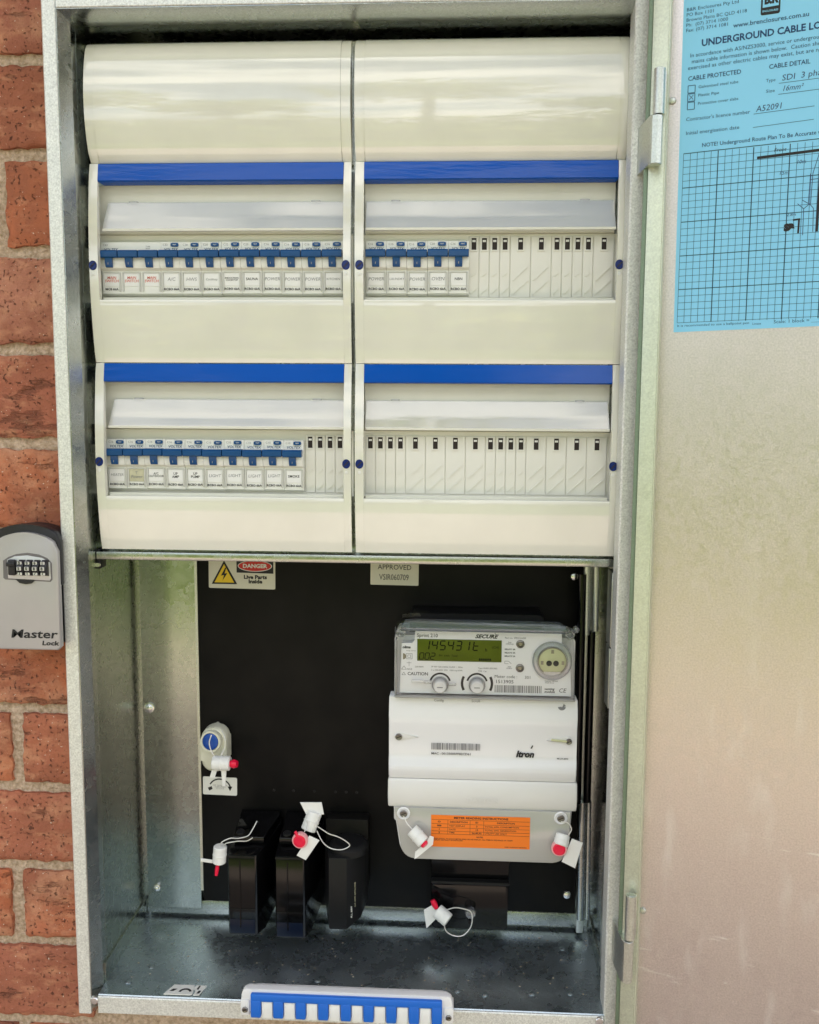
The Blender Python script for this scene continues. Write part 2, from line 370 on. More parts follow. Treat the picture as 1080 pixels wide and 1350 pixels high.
# text: queued, made into flat meshes in one go at the end
TQ = []
def text(s, x, z, y, size, mt, parent, align='CENTER', rot=0, sx=1., bold=0, shear=0, name='lettering', plane='xz', fit=0):
    TQ.append((s, x, z, y, size, mt, parent, align, rot, sx, bold, shear, name, plane, fit))
def flush_text():
    cur = {}
    for q in TQ:
        key = (q[0], q[7], q[10], q[11])
        if key in cur: continue
        c = bpy.data.curves.new('lettering', 'FONT'); c.body = q[0]; c.size = 1; c.resolution_u = 2
        c.align_x = q[7]; c.align_y = 'CENTER'; c.offset = q[10]; c.shear = q[11]; c.space_line = .85
        o = bpy.data.objects.new('lettering', c); COL.objects.link(o); cur[key] = o
    dg = bpy.context.evaluated_depsgraph_get(); data = {}
    for k, o in cur.items():
        me = o.evaluated_get(dg).to_mesh()
        data[k] = ([v.co.copy() for v in me.vertices], [tuple(p.vertices) for p in me.polygons])
        o.evaluated_get(dg).to_mesh_clear()
    for o in cur.values():
        c = o.data; bpy.data.objects.remove(o); bpy.data.curves.remove(c)
    for s, x, z, y, size, mt, parent, align, rot, sx, bold, shear, name, plane, fit in TQ:
        V, F = data[(s, align, bold, shear)]
        if fit and V: sx = fit / size / (max(v.x for v in V) - min(v.x for v in V))
        bm = B(); ca, sa = math.cos(R(rot)), math.sin(R(rot)); vs = []
        for v in V:
            a, b = v.x * size * sx, v.y * size; a, b = a * ca - b * sa, a * sa + b * ca
            vs.append(bm.verts.new((x + a, y, z + b) if plane == 'xz' else (x + a, y + b, z)))
        for f in F:
            try: bm.faces.new([vs[i] for i in f])
            except ValueError: pass
        if len(bm.faces): obj(name, bm, mt, parent, smooth=0)
        else: bm.free()
def flat(bm, x0, x1, z0, z1, y, t=.15):
    return box(bm, x0, x1, y - t, y, z0, z1)
def lines(bm, segs, y, wd=.25):
    for x0, z0, x1, z1 in segs:
        d = Vector((x1 - x0, z1 - z0)); L = d.length; nrm = Vector((-d.y, d.x)) / L * wd / 2
        bm.faces.new([bm.verts.new(p) for p in ((x0 + nrm.x, y, z0 + nrm.y), (x1 + nrm.x, y, z1 + nrm.y), (x1 - nrm.x, y, z1 - nrm.y), (x0 - nrm.x, y, z0 - nrm.y))])
    return bm
def poly(bm, pts, y):
    bm.faces.new([bm.verts.new((p[0], y, p[1])) for p in pts]); return bm
def arc(cx, cz, r0, r1, a0, a1, n=14):
    A = [(cx + r1 * math.cos(R(a0 + (a1 - a0) * k / n)), cz + r1 * math.sin(R(a0 + (a1 - a0) * k / n))) for k in range(n + 1)]
    return A + [(cx + r0 * math.cos(R(a0 + (a1 - a0) * k / n)), cz + r0 * math.sin(R(a0 + (a1 - a0) * k / n))) for k in range(n, -1, -1)]
def seg7(bm, s, x, z, w, h, y, gap, sl=.12, th=.16):
    D = {'0': 'abcdef', '1': 'bc', '2': 'abged', '3': 'abgcd', '4': 'fgbc', '5': 'afgcd', 't': 'fged', ' ': '', '7': 'abc'}
    for ch in s:
        P = {'a': (0, h, w, h), 'b': (w, h / 2, w, h), 'c': (w, 0, w, h / 2), 'd': (0, 0, w, 0), 'e': (0, 0, 0, h / 2), 'f': (0, h / 2, 0, h), 'g': (0, h / 2, w, h / 2)}
        for k in D[ch]:
            x0, z0, x1, z1 = P[k]
            if x0 == x1: z0 += h * .03; z1 -= h * .03
            else: x0 += w * .08; x1 -= w * .08
            lines(bm, [(x + x0 + z0 * sl, z + z0, x + x1 + z1 * sl, z + z1)], y, th * h * .5)
        x += w + gap
    return bm
def barcode(bm, x0, x1, z0, z1, y, seed=1, unit=.42):
    r = random.Random(seed); x = x0
    while x < x1 - unit:
        wd = unit * r.choice((1, 1, 2, 2, 3)); wd = min(wd, x1 - x)
        poly(bm, [(x, z0), (x + wd, z0), (x + wd, z1), (x, z1)], y); x += wd + unit * r.choice((1, 1, 2))
    return bm

# ================================================================== the setting
# ground, soffit overhead, the brick wall
GZ = -1450
g = B(); n_ = 40
for i in range(n_):
    for j in range(n_): pass
bmesh.ops.create_grid(g, x_segments=30, y_segments=30, size=90000)
for v in g.verts: v.co = Vector((v.co.x, v.co.y - 20000, GZ + 25 * noise.noise(v.co * .0004)))
tag(obj('ground', g, 'lawn'), None, None, kind='structure')

HOLE = (-240, 237, -541, 331)        # the cabinet's recess in the wall
JZ = [-1434, -1356, -1278, -1200, -1122, -1044, -966, -888, -808, -729, -650, -571, -492, -418, -342, -268, -188, -108, -28, 53, 135, 215, 292, 370, 448, 526, 604, 682, 760, 838, 916, 994]
OFF = {10: -309, 12: -309, 14: -303, 16: -303, 18: -350, 20: -297, 22: -345}
wall = thing('brick_wall', 'rough orange and red clay brick wall with tan mortar round the cabinet', 'wall', (0, 80, -966))
wm = B(); X0, X1, Z0, Z1 = -3000, 3200, -1450, 999; FAR = B()
for a in ((X0, HOLE[0], Z0, Z1), (HOLE[1], X1, Z0, Z1), (HOLE[0], HOLE[1], Z0, HOLE[2]), (HOLE[0], HOLE[1], HOLE[3], Z1)):
    box(wm, a[0], a[1], 26, 150, a[2], a[3])
obj('mortar', wm, 'mortar', wall, 0)
def brick_piece(x0, x1, z0, z1, seed, fine):
    """one brick: rough drag-faced front, worn arrises"""
    y = 19 + random.uniform(-1, 1.2); nx = max(4, int((x1 - x0) / 4)) if fine else 4; nz = 17 if fine else 2
    bm = B(); grid = []
    for i in range(nx + 1):
        col = []
        for j in range(nz + 1):
            u, v = i / nx, j / nz; x = x0 + (x1 - x0) * u; z = z0 + (z1 - z0) * v
            e = min(min(x - x0, x1 - x), min(z - z0, z1 - z))
            p = Vector((x, seed * 53., z))
            rr = 2.6 * max(0, 1 - e / 5.5) ** 2
            if fine:
                d = noise.noise(p * Vector((.03, 1, .07)).x) * .8 + noise.fractal(Vector((x * .03 + seed, seed * 3., z * .10)), 1, 2, 4) * 1.5
                j1 = noise.noise(p * .11) * 2.4 + noise.noise(p * .4) * .8
                dd = rr + d * (.6 if e < 3 else 1)
                if e < .1: x += j1 if i in (0, nx) else 0; z += j1 if j in (0, nz) else 0
            else: dd = rr
            col.append(bm.verts.new((x, y + dd, z)))
        grid.append(col)
    for i in range(nx):
        for j in range(nz): bm.faces.new([grid[i][j], grid[i + 1][j], grid[i + 1][j + 1], grid[i][j + 1]])
    rim = [grid[i][0] for i in range(nx + 1)] + [grid[nx][j] for j in range(1, nz + 1)] + [grid[i][nz] for i in range(nx - 1, -1, -1)] + [grid[0][j] for j in range(nz - 1, 0, -1)]
    back = [bm.verts.new((v.co.x, 40, v.co.z)) for v in rim]
    for k in range(len(rim)): bm.faces.new([rim[k], back[k], back[(k + 1) % len(rim)], rim[(k + 1) % len(rim)]])
    bmesh.ops.recalc_face_normals(bm, faces=bm.faces)
    return bm
k_ = 0
for ci in range(len(JZ) - 1):
    z0, z1 = JZ[ci] + 5.2, JZ[ci + 1] - 5.2
    o0 = OFF.get(ci, -303 - 120 if ci % 2 else -303)
    x = o0 - 12 * 242
    while x < X1:
        a, b = max(x + 6, X0), min(x + 236, X1); x += 242
        if b - a < 20: continue
        pieces = [(a, b)]
        if z1 > HOLE[2] + 5 and z0 < HOLE[3] - 5:
            pieces = [(s, e) for s, e in ((a, min(b, HOLE[0] - 1)), (max(a, HOLE[1] + 1), b)) if e - s > 14]
            zz = (z0, z1)
        for s, e in pieces:
            k_ += 1
            zz0, zz1 = z0, z1
            if e < -900 or s > 1000 or z1 < -900 or z0 > 700: box(FAR, s, e, 19, 40, z0, z1); continue
            obj('brick', brick_piece(s, e, zz0, zz1, k_ * 1.7, e > -420 and s < -200 and -640 < z0 < 420), 'brick', wall, 50)
f_ = obj('distant_brickwork', FAR, 'brick', wall, 0); f_['kind'] = 'stuff'
# soffit over the wall
sf = B(); box(sf, -4000, 4000, -560, 3000, 1000, 1015)
box(sf, -4000, 4000, -580, -560, 985, 1130)
tag(obj('eave_soffit', sf, 'soffit', smooth=0), None, None, kind='structure')
# the garden hedge opposite, which the glossy plastic and the zinc mirror
hb = B(); rg = random.Random(3)
for i in range(12000):
    x = rg.uniform(-9000, 9000)
    h = 2100 + 900 * noise.noise(Vector((x * .0006, 0, 3))) + 500 * noise.noise(Vector((x * .002, 9, 3)))
    z = GZ + rg.uniform(0, 1) ** .8 * h; y = -6500 - 400 * noise.noise(Vector((x * .001, z * .001, 0))) + rg.uniform(-350, 350)
    a = Vector((rg.gauss(0, 1), rg.gauss(0, 1), rg.gauss(0, 1))).normalized(); b = a.orthogonal().normalized(); c = a.cross(b); q = rg.uniform(50, 120); p = Vector((x, y, z))
    hb.faces.new([hb.verts.new(p + v) for v in (b * q, c * q * .5, -b * q, -c * q * .5)])
for tx, ty, tz, tr_, nn in [(-7200, -8200, 2300, 1500, 1500), (-4300, -9000, 3300, 1300, 1400), (-2100, -8000, 1900, 900, 900), (-300, -9500, 4200, 1500, 1600), (1500, -8200, 2000, 800, 800), (3100, -8800, 3600, 1300, 1500), (5600, -8200, 2600, 1500, 1500), (8200, -9000, 3800, 1700, 1500)]:
    for i in range(nn):
        d = Vector((rg.gauss(0, 1), rg.gauss(0, 1), rg.gauss(0, 1))).normalized() * rg.random() ** .45
        p = Vector((tx, ty, tz)) + d * tr_ * (1 + .45 * noise.noise(d * 2.3 + Vector((tx, 0, 0)))); a = Vector((rg.gauss(0, 1), rg.gauss(0, 1), rg.gauss(0, 1))).normalized(); b = a.orthogonal().normalized(); c = a.cross(b); q = rg.uniform(60, 140)
        hb.faces.new([hb.verts.new(p + v) for v in (b * q, c * q * .5, -b * q, -c * q * .5)])
    for k in range(5):
        p0 = Vector((tx + k * 14 - 30, ty, GZ)); w_ = 90 - 12 * k; hb.faces.new([hb.verts.new(v) for v in (p0 - Vector((w_, 0, 0)), p0 + Vector((w_, 0, 0)), p0 + Vector((w_ * .4, 0, tz - GZ)), p0 + Vector((-w_ * .4, 0, tz - GZ)))])
tag(obj('garden_foliage', hb, 'leaf', smooth=0), 'dense green garden foliage across the lawn opposite the wall', None, kind='stuff')

# ================================================================== meter cabinet
cab = thing('meter_cabinet', 'open galvanised steel electricity cabinet recessed in the brick wall', 'cabinet', (0, 60, -546))
XL, XR, ZT, ZB = -245, 240.5, 336, -546
WL_, WR_, D = -226.5, 234, 125.5
# frame members: face, folded edge into the box, coloured darker for its angle to the light
def member(name, prof, axis, a, b, m_='frame'): return obj(name, prism(B(), prof, axis, a, b), m_, cab, 25)
# side frames: x,y sections extruded along z
ls = [(XL, 22), (XL, 1.2), (XL + 1.2, 0), (-234.2, 0), (-233.4, .5), (-233.4, 22)]
member('side_frame', ls, 'z', ZB, ZT)
member('frame_return', [(-233.3, 1.2), (-232.6, 1.2), (-226.6, 13), (-226.6, 22), (-233.3, 22)], 'z', ZB + .5, ZT - .5, 'lip')
rs = [(XR, 22), (229.5, 22), (229.5, 1.5), (230.8, 0), (XR - 1.2, 0), (XR, 1.2)]
member('side_frame', rs, 'z', ZB, ZT)
ts = [(22, ZT - .2), (1.2, ZT - .2), (0, ZT - 1.4), (0, 323.6), (.5, 323.0), (22, 323.0)]
member('head_frame', ts, 'x', -232.3, 229.4)
member('frame_return', [(1.0, 322.9), (1.0, 322.2), (13, 317.5), (22, 317.5), (22, 322.9)], 'x', -232.2, 229.4, 'lip')
bs = [(22, -528.6), (1.2, -528.6), (0, -529.8), (0, -544.8), (1.2, -545.8), (22, -545.8)]
sl = member('sill', bs, 'x', -226.4, 229.3, 'frame')
# box panels
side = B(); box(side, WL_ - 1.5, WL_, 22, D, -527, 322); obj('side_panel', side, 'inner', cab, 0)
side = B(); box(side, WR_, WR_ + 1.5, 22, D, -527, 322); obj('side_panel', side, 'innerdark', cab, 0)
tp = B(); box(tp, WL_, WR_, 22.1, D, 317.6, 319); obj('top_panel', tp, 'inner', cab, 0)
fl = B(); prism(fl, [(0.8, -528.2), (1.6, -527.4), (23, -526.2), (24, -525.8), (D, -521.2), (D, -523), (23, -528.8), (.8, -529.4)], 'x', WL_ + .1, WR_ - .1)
obj('floor_panel', fl, 'floor', cab, 20)
# folded corner gussets of the lower side panels
for s, x in ((1, WL_), (-1, WR_)):
    q = B(); prism(q, [(16, -527), (16, -507), (D - 4, -505), (D - 4, -521)], 'x', x + s * .15, x + s * 1.4); obj('corner_fold', q, 'inner', cab, 0)
bk = B(); box(bk, WL_ - 1, WR_ + 1, D, D + 1.5, -523, 318); obj('back_panel', bk, 'lip', cab, 0)
# back corner channel left (the vertical galvanised strip in front of the back wall)
q = B(); box(q, -221.5, -165.5, 118.5, 120, -511, 120, .4); obj('back_flange', q, 'inner', cab)
q = B(); box(q, -223, 230, 119.6, 121.2, -517.5, -503.5, .4); obj('bottom_flange', q, 'lip', cab)
# board
bd = B(); box(bd, -161, 217.5, 112.5, 116.5, -498.8, 120, .5)
board = obj('backboard', bd, 'board', cab)
for x, z in ((208, -155), (208.8, -479)):
    obj('screw', lathe(B(), (x, 112.4, z), [(4.2, 0), (4.2, .8), (3.4, 2), (1.6, 2.6)], n=20), 'zinc', board)
for x in (-87, -67, -46, -24.6, -13.8, -3.1):
    obj('screw_hole', lathe(B(), (x, 112.45, -378.5), [(1.5, 0), (1.5, .2), (1.0, .25), (.9, .05)], n=12), 'blackmat', board)
q = B(); box(q, 218.5, 225.5, 108, 121, -517, 120, .5); obj('board_channel', q, 'hinge', cab)
q = B(); box(q, -165, -162.4, 116, 119, -490, 120); obj('board_channel', q, 'hinge', cab)
# bolts on the left flange
def bolt(x, y, z, r=4.2, n='bolt'):
    b_ = lathe(B(), (x, y, z), [(r * 1.35, 0), (r * 1.35, .7), (r, .9), (r * .95, 2.6), (r * .5, 3.4)], n=8); return obj(n, b_, 'zinc', cab, 40)
bolt(-215, 118.4, -297.8); bolt(-212, 118.4, -490, 2.8)
for x, y in ((-205, 18), (-191, 40), (-80, 24), (100, 24), (-30, 30), (168, 24), (203, 26), (203, 90), (125, 20)):
    b_ = lathe(B(), (x, y, -526.3 + (y - 20) * .045 if y > 24 else -526.3), [(3, 0), (3, .5), (2, 1.3), (.8, 1.5)], (0, 0, 1), 14); obj('rivet', b_, 'floor', cab)
for x in (-229.8, 226):
    bq = B(); lathe(bq, (x, 1.5, -533), [(4.2, 0), (4.2, 1.2), (3, 2.6), (1.2, 2.8)], (0, -1, 0), 14); obj('screw', bq, 'zinc', cab, 40)
# hinge-side posts on the right: silver sleeves on black gas-strut like rods
q = B(); tube(q, [(219, 100, -209), (218.2, 100, -138)], 3.4, 14); tube(q, [(227.5, 100, -205), (226.8, 100, -138)], 3.0, 14); obj('hinge_tube', q, 'hinge', cab)
q = B(); tube(q, [(214, 98, -376), (213.5, 98, -150)], 4.2, 14); tube(q, [(224.5, 101, -376), (224.3, 101, -206)], 3.6, 14); obj('black_rod', q, 'black', cab)
q = B(); tube(q, [(221, 101, -498), (220, 101, -376)], 3.6, 14); tube(q, [(228, 103, -498), (226.5, 103, -376)], 2.6, 14); obj('hinge_tube', q, 'lip', cab)
for a in ((231.6, 233.8, 40, 62, -205, -138), (231.6, 233.8, 42, 62, -262, -207), (231.4, 233.6, 24, 42, -506, -428)): obj('hinge_leaf', box(B(), *a, .5), 'hinge', cab)
# gear tray that carries the distribution covers
tr = B()
box(tr, -224, 232, 46, 47.5, -134, 312)                 # plate behind the covers
box(tr, -226, 232, 28, 47.5, -131.0, -124.0, .5)    # bottom fold
tray = obj('gear_tray', tr, 'lip', cab)
q = B(); box(q, -227.5, -223.5, 30, 44, -140, -122, 1); obj('tray_catch', q, 'blackmat', cab)
q = B(); tube(q, [(-225, 30, -136), (-225, 27, -136)], 2, 10); obj('tray_screw', q, 'zinc', cab)
# black brackets just visible in the dark gap beside the covers
q = B()
for z in (70, 150, -20): box(q, -226, -223.5, 34, 44, z - 9, z + 9)
obj('cover_bracket', q, 'blackmat', cab)

# grit and flakes swept into the floor
gq = B(); rg = random.Random(11)
for i in range(260):
    x, y = rg.uniform(-222, 228), 24 + 92 * rg.random() ** 1.4; z = -525.6 + (y - 24) * .0455 + .1; r0 = rg.choice((.3, .4, .5, .9))
    a = rg.uniform(0, 3); v = [gq.verts.new((x + r0 * math.cos(a + t_) * (1 + rg.random()), y + r0 * math.sin(a + t_), z + (.5 * r0 if t_ == 9 else 0))) for t_ in (0, 2.1, 4.2)]; v.append(gq.verts.new((x, y, z + r0 * .7)))
    for f_ in ((0, 1, 3), (1, 2, 3), (2, 0, 3)): gq.faces.new([v[k] for k in f_])
g_ = obj('grit', gq, 'grit', cab, 0); g_['kind'] = 'stuff'

# ---- door, opened about 160 degrees; built in its own frame (x along the door from the hinge, y away from the viewer)
TH = R(18.3); DP = (252, -12, 0)
door = bpy.data.objects.new('door', None)
dk = B(); box(dk, 2.8, 478, 0, 1.2, ZB, ZT)
door = obj('door', dk, 'door', cab, 0)
door.location = ((Vector(DP) - ORG[cab]) * S); door.rotation_euler = (0, 0, -TH)
me = door.data; me.transform(Matrix.Translation(ORG[door] * S)); ORG[door] = Vector((0, 0, 0))
q = B(); box(q, -9.2, 2.6, -14, -12.8, ZB, ZT, .3); obj('door_edge', q, 'doorlip_garden_tint', door)
q = B(); box(q, -13.0, -9.4, -12.4, -1, ZB, ZT, .5); obj('door_return', q, 'doorreturn_shade', door)
q = B(); box(q, 2.7, 3.5, -13.6, -.1, ZB, ZT); obj('door_return', q, 'doorlip_garden_tint', door)
q = B(); box(q, 466, 478, -14, -12.8, ZB, ZT, .3); box(q, 478.1, 479.3, -14, 1, ZB, ZT, .3); obj('door_edge', q, 'doorlip_garden_tint', door)
# hinges: upper and lower knuckle pairs
for zt, zm, zb, lean in ((258.5, 225, 189, 0), (-397, -436, -473, 0)):
    q = B(); tube(q, [(243.4, -31, zm + .6), (243.4, -31, zt)], 4.3, 16); box(q, 243, 249, -29, -27.4, zm + 2, zt - 1, .3); hk = obj('hinge', q, 'hinge', cab, 40)
    q = B(); tube(q, [(243.4, -31, zt - .1), (243.4, -31, zt + .8)], 2.8, 12); obj('hinge_pin', q, 'lip', hk)
    q = B(); prism(q, [(234.6, -.3), (234.2, -2), (235, -4), (236.5, -30), (238.5, -34.5), (242, -36.2), (245.4, -34.8), (247, -31), (246.4, -27.5), (242, -27), (240.8, -6), (240.6, -.3)], 'z', zb, zm - .4, .4, 1); obj('hinge_bracket', q, 'hinge', cab, 40)
    for dz in (12, ):
        q = lathe(B(), (5.6, 0, zm + dz + 4), [(3, 0), (3, .5), (2.2, 1.8), (.8, 2.2)], n=14); obj('rivet', q, 'hinge', door, 40)

# ================================================================== distribution board covers
def yside(z, top, bot):
    """outer y of the smooth cover side, slightly bowed towards the viewer between the joints"""
    t = (top - z) / (top - bot); return 30.5 - 7.5 * math.sin(math.pi * min(1, max(0, t))) ** .8
def profile(zt, zb, f, n=14): return [(f(zt + (zb - zt) * k / n), zt + (zb - zt) * k / n) for k in range(n + 1)]
COLS = {'L': (-221.6, 2.8, -214.0, -3.6), 'R': (6.2, 231.2, 13.6, 224.9)}
TOPZ, J1, J2, BOT = 309.5, 209.8, 42.4, -122.0
for side_, (x0, x1, o0, o1) in COLS.items():
    t = thing('blank_cover', {'L': 'plain cream curved cover at the top left, above the red main switch labels', 'R': 'plain cream curved cover at the top right, beside the open door'}[side_], 'cover', ((x0 + x1) / 2, 45, J1), 'curved blank covers above the breaker rows')
    f = lambda z: 33.5 - 12.0 * math.sin(math.pi * min(1, max(0, (TOPZ - z) / (TOPZ - J1)))) ** .62 + (3.0 if z > TOPZ - 2 else 0)
    pr_ = profile(TOPZ, J1 + .5, f, 28)
    obj('cover_panel', prism(B(), pr_ + [(45, J1 + .5), (45, TOPZ)], 'x', x0 + 8.2, x1 - 8.2, .5, 2), 'cream', t, 40)
    pr2 = [(y + .7, z) for y, z in pr_]
    obj('cover_end', prism(B(), pr2 + [(45, J1 + .5), (45, TOPZ)], 'x', x0, x0 + 8.1, .8, 2), 'cream', t, 40)
    obj('cover_end', prism(B(), pr2 + [(45, J1 + .5), (45, TOPZ)], 'x', x1 - 8.1, x1, .8, 2), 'cream', t, 40)

def filler_mesh(w_):
    bm = B(); h = w_ / 2
    box(bm, -h + .25, h - .25, 0, 5, 0, 51, .35, 1)
    # raised frame round the slot
    for a, b, c, d in ((-3.0, -2.1, 38.6, 50.4), (2.1, 3.0, 38.6, 50.4), (-2.1, 2.1, 49.6, 50.4), (-2.1, 2.1, 38.6, 39.6)): box(bm, a, b, -1.1, .1, c, d)
    if w_ > 12: rid = [(-6.2, 14, 6.4, 26), (-6.8, 2, 6.8, 14.5), ]
    else: rid = [(-1.8, 17.5, 1.8, 20.5), (-2.4, 3, 3, 8)]
    for x0, z0, x1, z1 in rid:
        d = Vector((x1 - x0, z1 - z0)).normalized(); n = Vector((-d.y, d.x)) * .45
        prism(bm, [(x0 - n.x, z0 - n.y), (x1 - n.x, z1 - n.y), (x1 + n.x, z1 + n.y), (x0 + n.x, z0 + n.y)], 'y', -1.0, .1)
    return bm
def make_filler(w_, parent):
    f = obj('blanking_plate', filler_mesh(w_), 'filler', None, 30)
    s = obj('slot', box(B(), -2.05, 2.05, -.3, .1, 39.7, 49.5), 'dark', f, 0)
    s2 = obj('latch', box(B(), -1.4, 1.4, -.8, 0, 46.2, 47.9), 'labelpaper', f, 0)
    f.parent = parent; return f
FILL = {}
def place_filler(w_, x, y, z, parent):
    if w_ not in FILL: FILL[w_] = f = make_filler(w_, parent)
    else: f = copy_tree(FILL[w_], parent)
    f.location = (Vector((x, y, z)) + ORG[FILL[w_]] - ORG[parent]) * S
    ORG.setdefault(f, ORG[FILL[w_]])

def unit(side_, top, bot, strip_b, vis_t, vis_b, open_b, brk_b, brk_t, scr_z, label, fillers):
    x0, x1, o0, o1 = COLS[side_]
    t = thing('breaker_enclosure', label, 'switchboard', ((x0 + x1) / 2, 47, bot), 'cream breaker enclosures with a blue strip')
    f = lambda z: yside(z, top, bot)
    ps = profile(top - .3, bot + .3, f, 22)
    for a, b in ((x0, o0), (o1, x1)):
        obj('side_rail', prism(B(), ps + [(32, bot + .3), (28.5, (top + bot) / 2), (32, top - .3)], 'x', a, b, .4, 2), 'cream', t, 40)
    # lower panel
    pl = [(f(z), z) for z in [open_b - 1.2 - (open_b - 1.2 - bot - .3) * k / 12 for k in range(13)]]
    pl = [(31.5, open_b), (pl[0][0] + .5, open_b - .1)] + pl
    obj('lower_panel', prism(B(), pl + [(45.8, bot + .3), (45.8, open_b)], 'x', o0 + .05, o1 - .05), 'cream', t, 40)
    # slim rebate ledge that frames the bottom of the opening
    obj('ledge', box(B(), o0 + 1, o1 - 1, 30, 32.2, open_b - .2, open_b + 2.6, .4), 'creamflat', t)
    # blue strip: tilted a little upward
    obj('blue_strip', prism(B(), [(f(top - .6) - .8, top - .6), (f(strip_b) - .9, strip_b + .8), (f(strip_b) + .2, strip_b), (45.6, strip_b), (45.6, top - .6)], 'x', o0 + .1, o1 - .1, .25, 1), 'bluestrip', t, 40)
    # recessed panel behind the visor, and the shadow gap under it
    obj('recess_panel', prism(B(), [(41, strip_b - .1), (42.5, vis_b - 1), (45.7, vis_b - 2), (45.7, strip_b - .1)], 'x', o0 - 8 if side_ == 'L' else o0 - .5, o1 - .1), 'creamflat', t)
    # visor: curved clear flap with slanted ends
    vp = [(38.8, vis_t), (37.3, vis_t - 5), (35.4, vis_t - 11), (33.6, vis_t - 17), (32.4, vis_b + 2), (31.8, vis_b)]
    va = [(y + 1.4, z) for y, z in vp[::-1]]
    e0 = o0 + 1.2 if side_ == 'L' else o0 + .8; e1 = o1 - .4
    bm = prism(B(), vp + va, 'x', e0, e1)
    for v in bm.verts:
        k = (vis_t - v.co.z) / (vis_t - vis_b)
        if side_ == 'L' and v.co.x < e0 + .01: v.co.x += 3.2 * (1 - k)
        if side_ == 'R' and v.co.x > e1 - .01: v.co.x -= 1.5 * (1 - k)
    vis = obj('visor', bm, 'visor', t, 50)
    obj('visor_rim', prism(B(), [(30.6, vis_b - 1.0), (30.6, vis_b + 1), (33.6, vis_b + 1), (33.6, vis_b - 1.0)], 'x', e0, e1, .3, 1), 'creamflat', vis)
    for fx in (.12, .88):
        xx = e0 + (e1 - e0) * fx; obj('visor_clip', box(B(), xx - 4, xx + 4, 38.8, 41.5, vis_t - 1.2, vis_t + 1.2, .4), 'visor', vis)
    # deck behind the breakers
    obj('deck', box(B(), -223.5 if side_ == 'L' else x0 + 2, x1 - .4, 44.4, 45.9, open_b, vis_b - 2.1), 'creamflat', t, 0)
    # screws
    for sx in ((x0 + 3.2, x1 - 4.0) if side_ == 'L' else (x0 + 4.0, x1 - 4.4)):
        yy = f(scr_z)
        s = obj('cover_screw', lathe(B(), (sx, yy, scr_z), [(3.5, -.5), (3.5, .5), (3.1, 1.0), (2.8, .7)], n=20), 'screwblue', t, 30)
        for v in s.data.vertices: v.co.z *= 1.15
        q = lines(B(), [(sx - 2.0, scr_z - 2, sx + 2.0, scr_z + 2)], yy - 1.15, .9)
        obj('slot', q, 'dark', s, 0)
        obj('seal_boss', lathe(B(), (sx, f(scr_z - 7.4), scr_z - 7.4), [(1.5, -.3), (1.5, .35), (.9, .5)], n=12), 'whitesticker', t, 30)
    x = fillers[0]
    for w_ in fillers[1]:
        place_filler(w_, x + w_ / 2, 43.2, brk_b - 1.6, t); x += w_
    return t
NA, WI = 8.85, 17.55
u1 = unit('L', J1, J2, 194.2, 179.3, 155, 95.5, 101.5, 149.5, 124, 'cream breaker enclosure with the red main switch labels, upper left', (0, []))
u2 = unit('R', J1, J2, 194.2, 179.3, 155, 95.5, 101.5, 149.5, 124, 'cream breaker enclosure, upper right, five breakers then blank plates', (102.0, [NA] * 4 + [WI] * 2 + [NA] * 4 + [WI]))
u3 = unit('L', J2, BOT, 25.9, 11, -13.2, -73.6, -68.8, -21.5, -43.5, 'cream breaker enclosure, lower left, ten breakers including the four light circuits', (-40.2, [NA] * 4))
u4 = unit('R', J2, BOT, 25.9, 11, -13.2, -73.6, -68.8, -21.5, -43.5, 'cream breaker enclosure, lower right, filled only with blank plates', (13.2, [NA] * 4 + [WI] * 4 + [NA] * 4 + [WI] * 4))

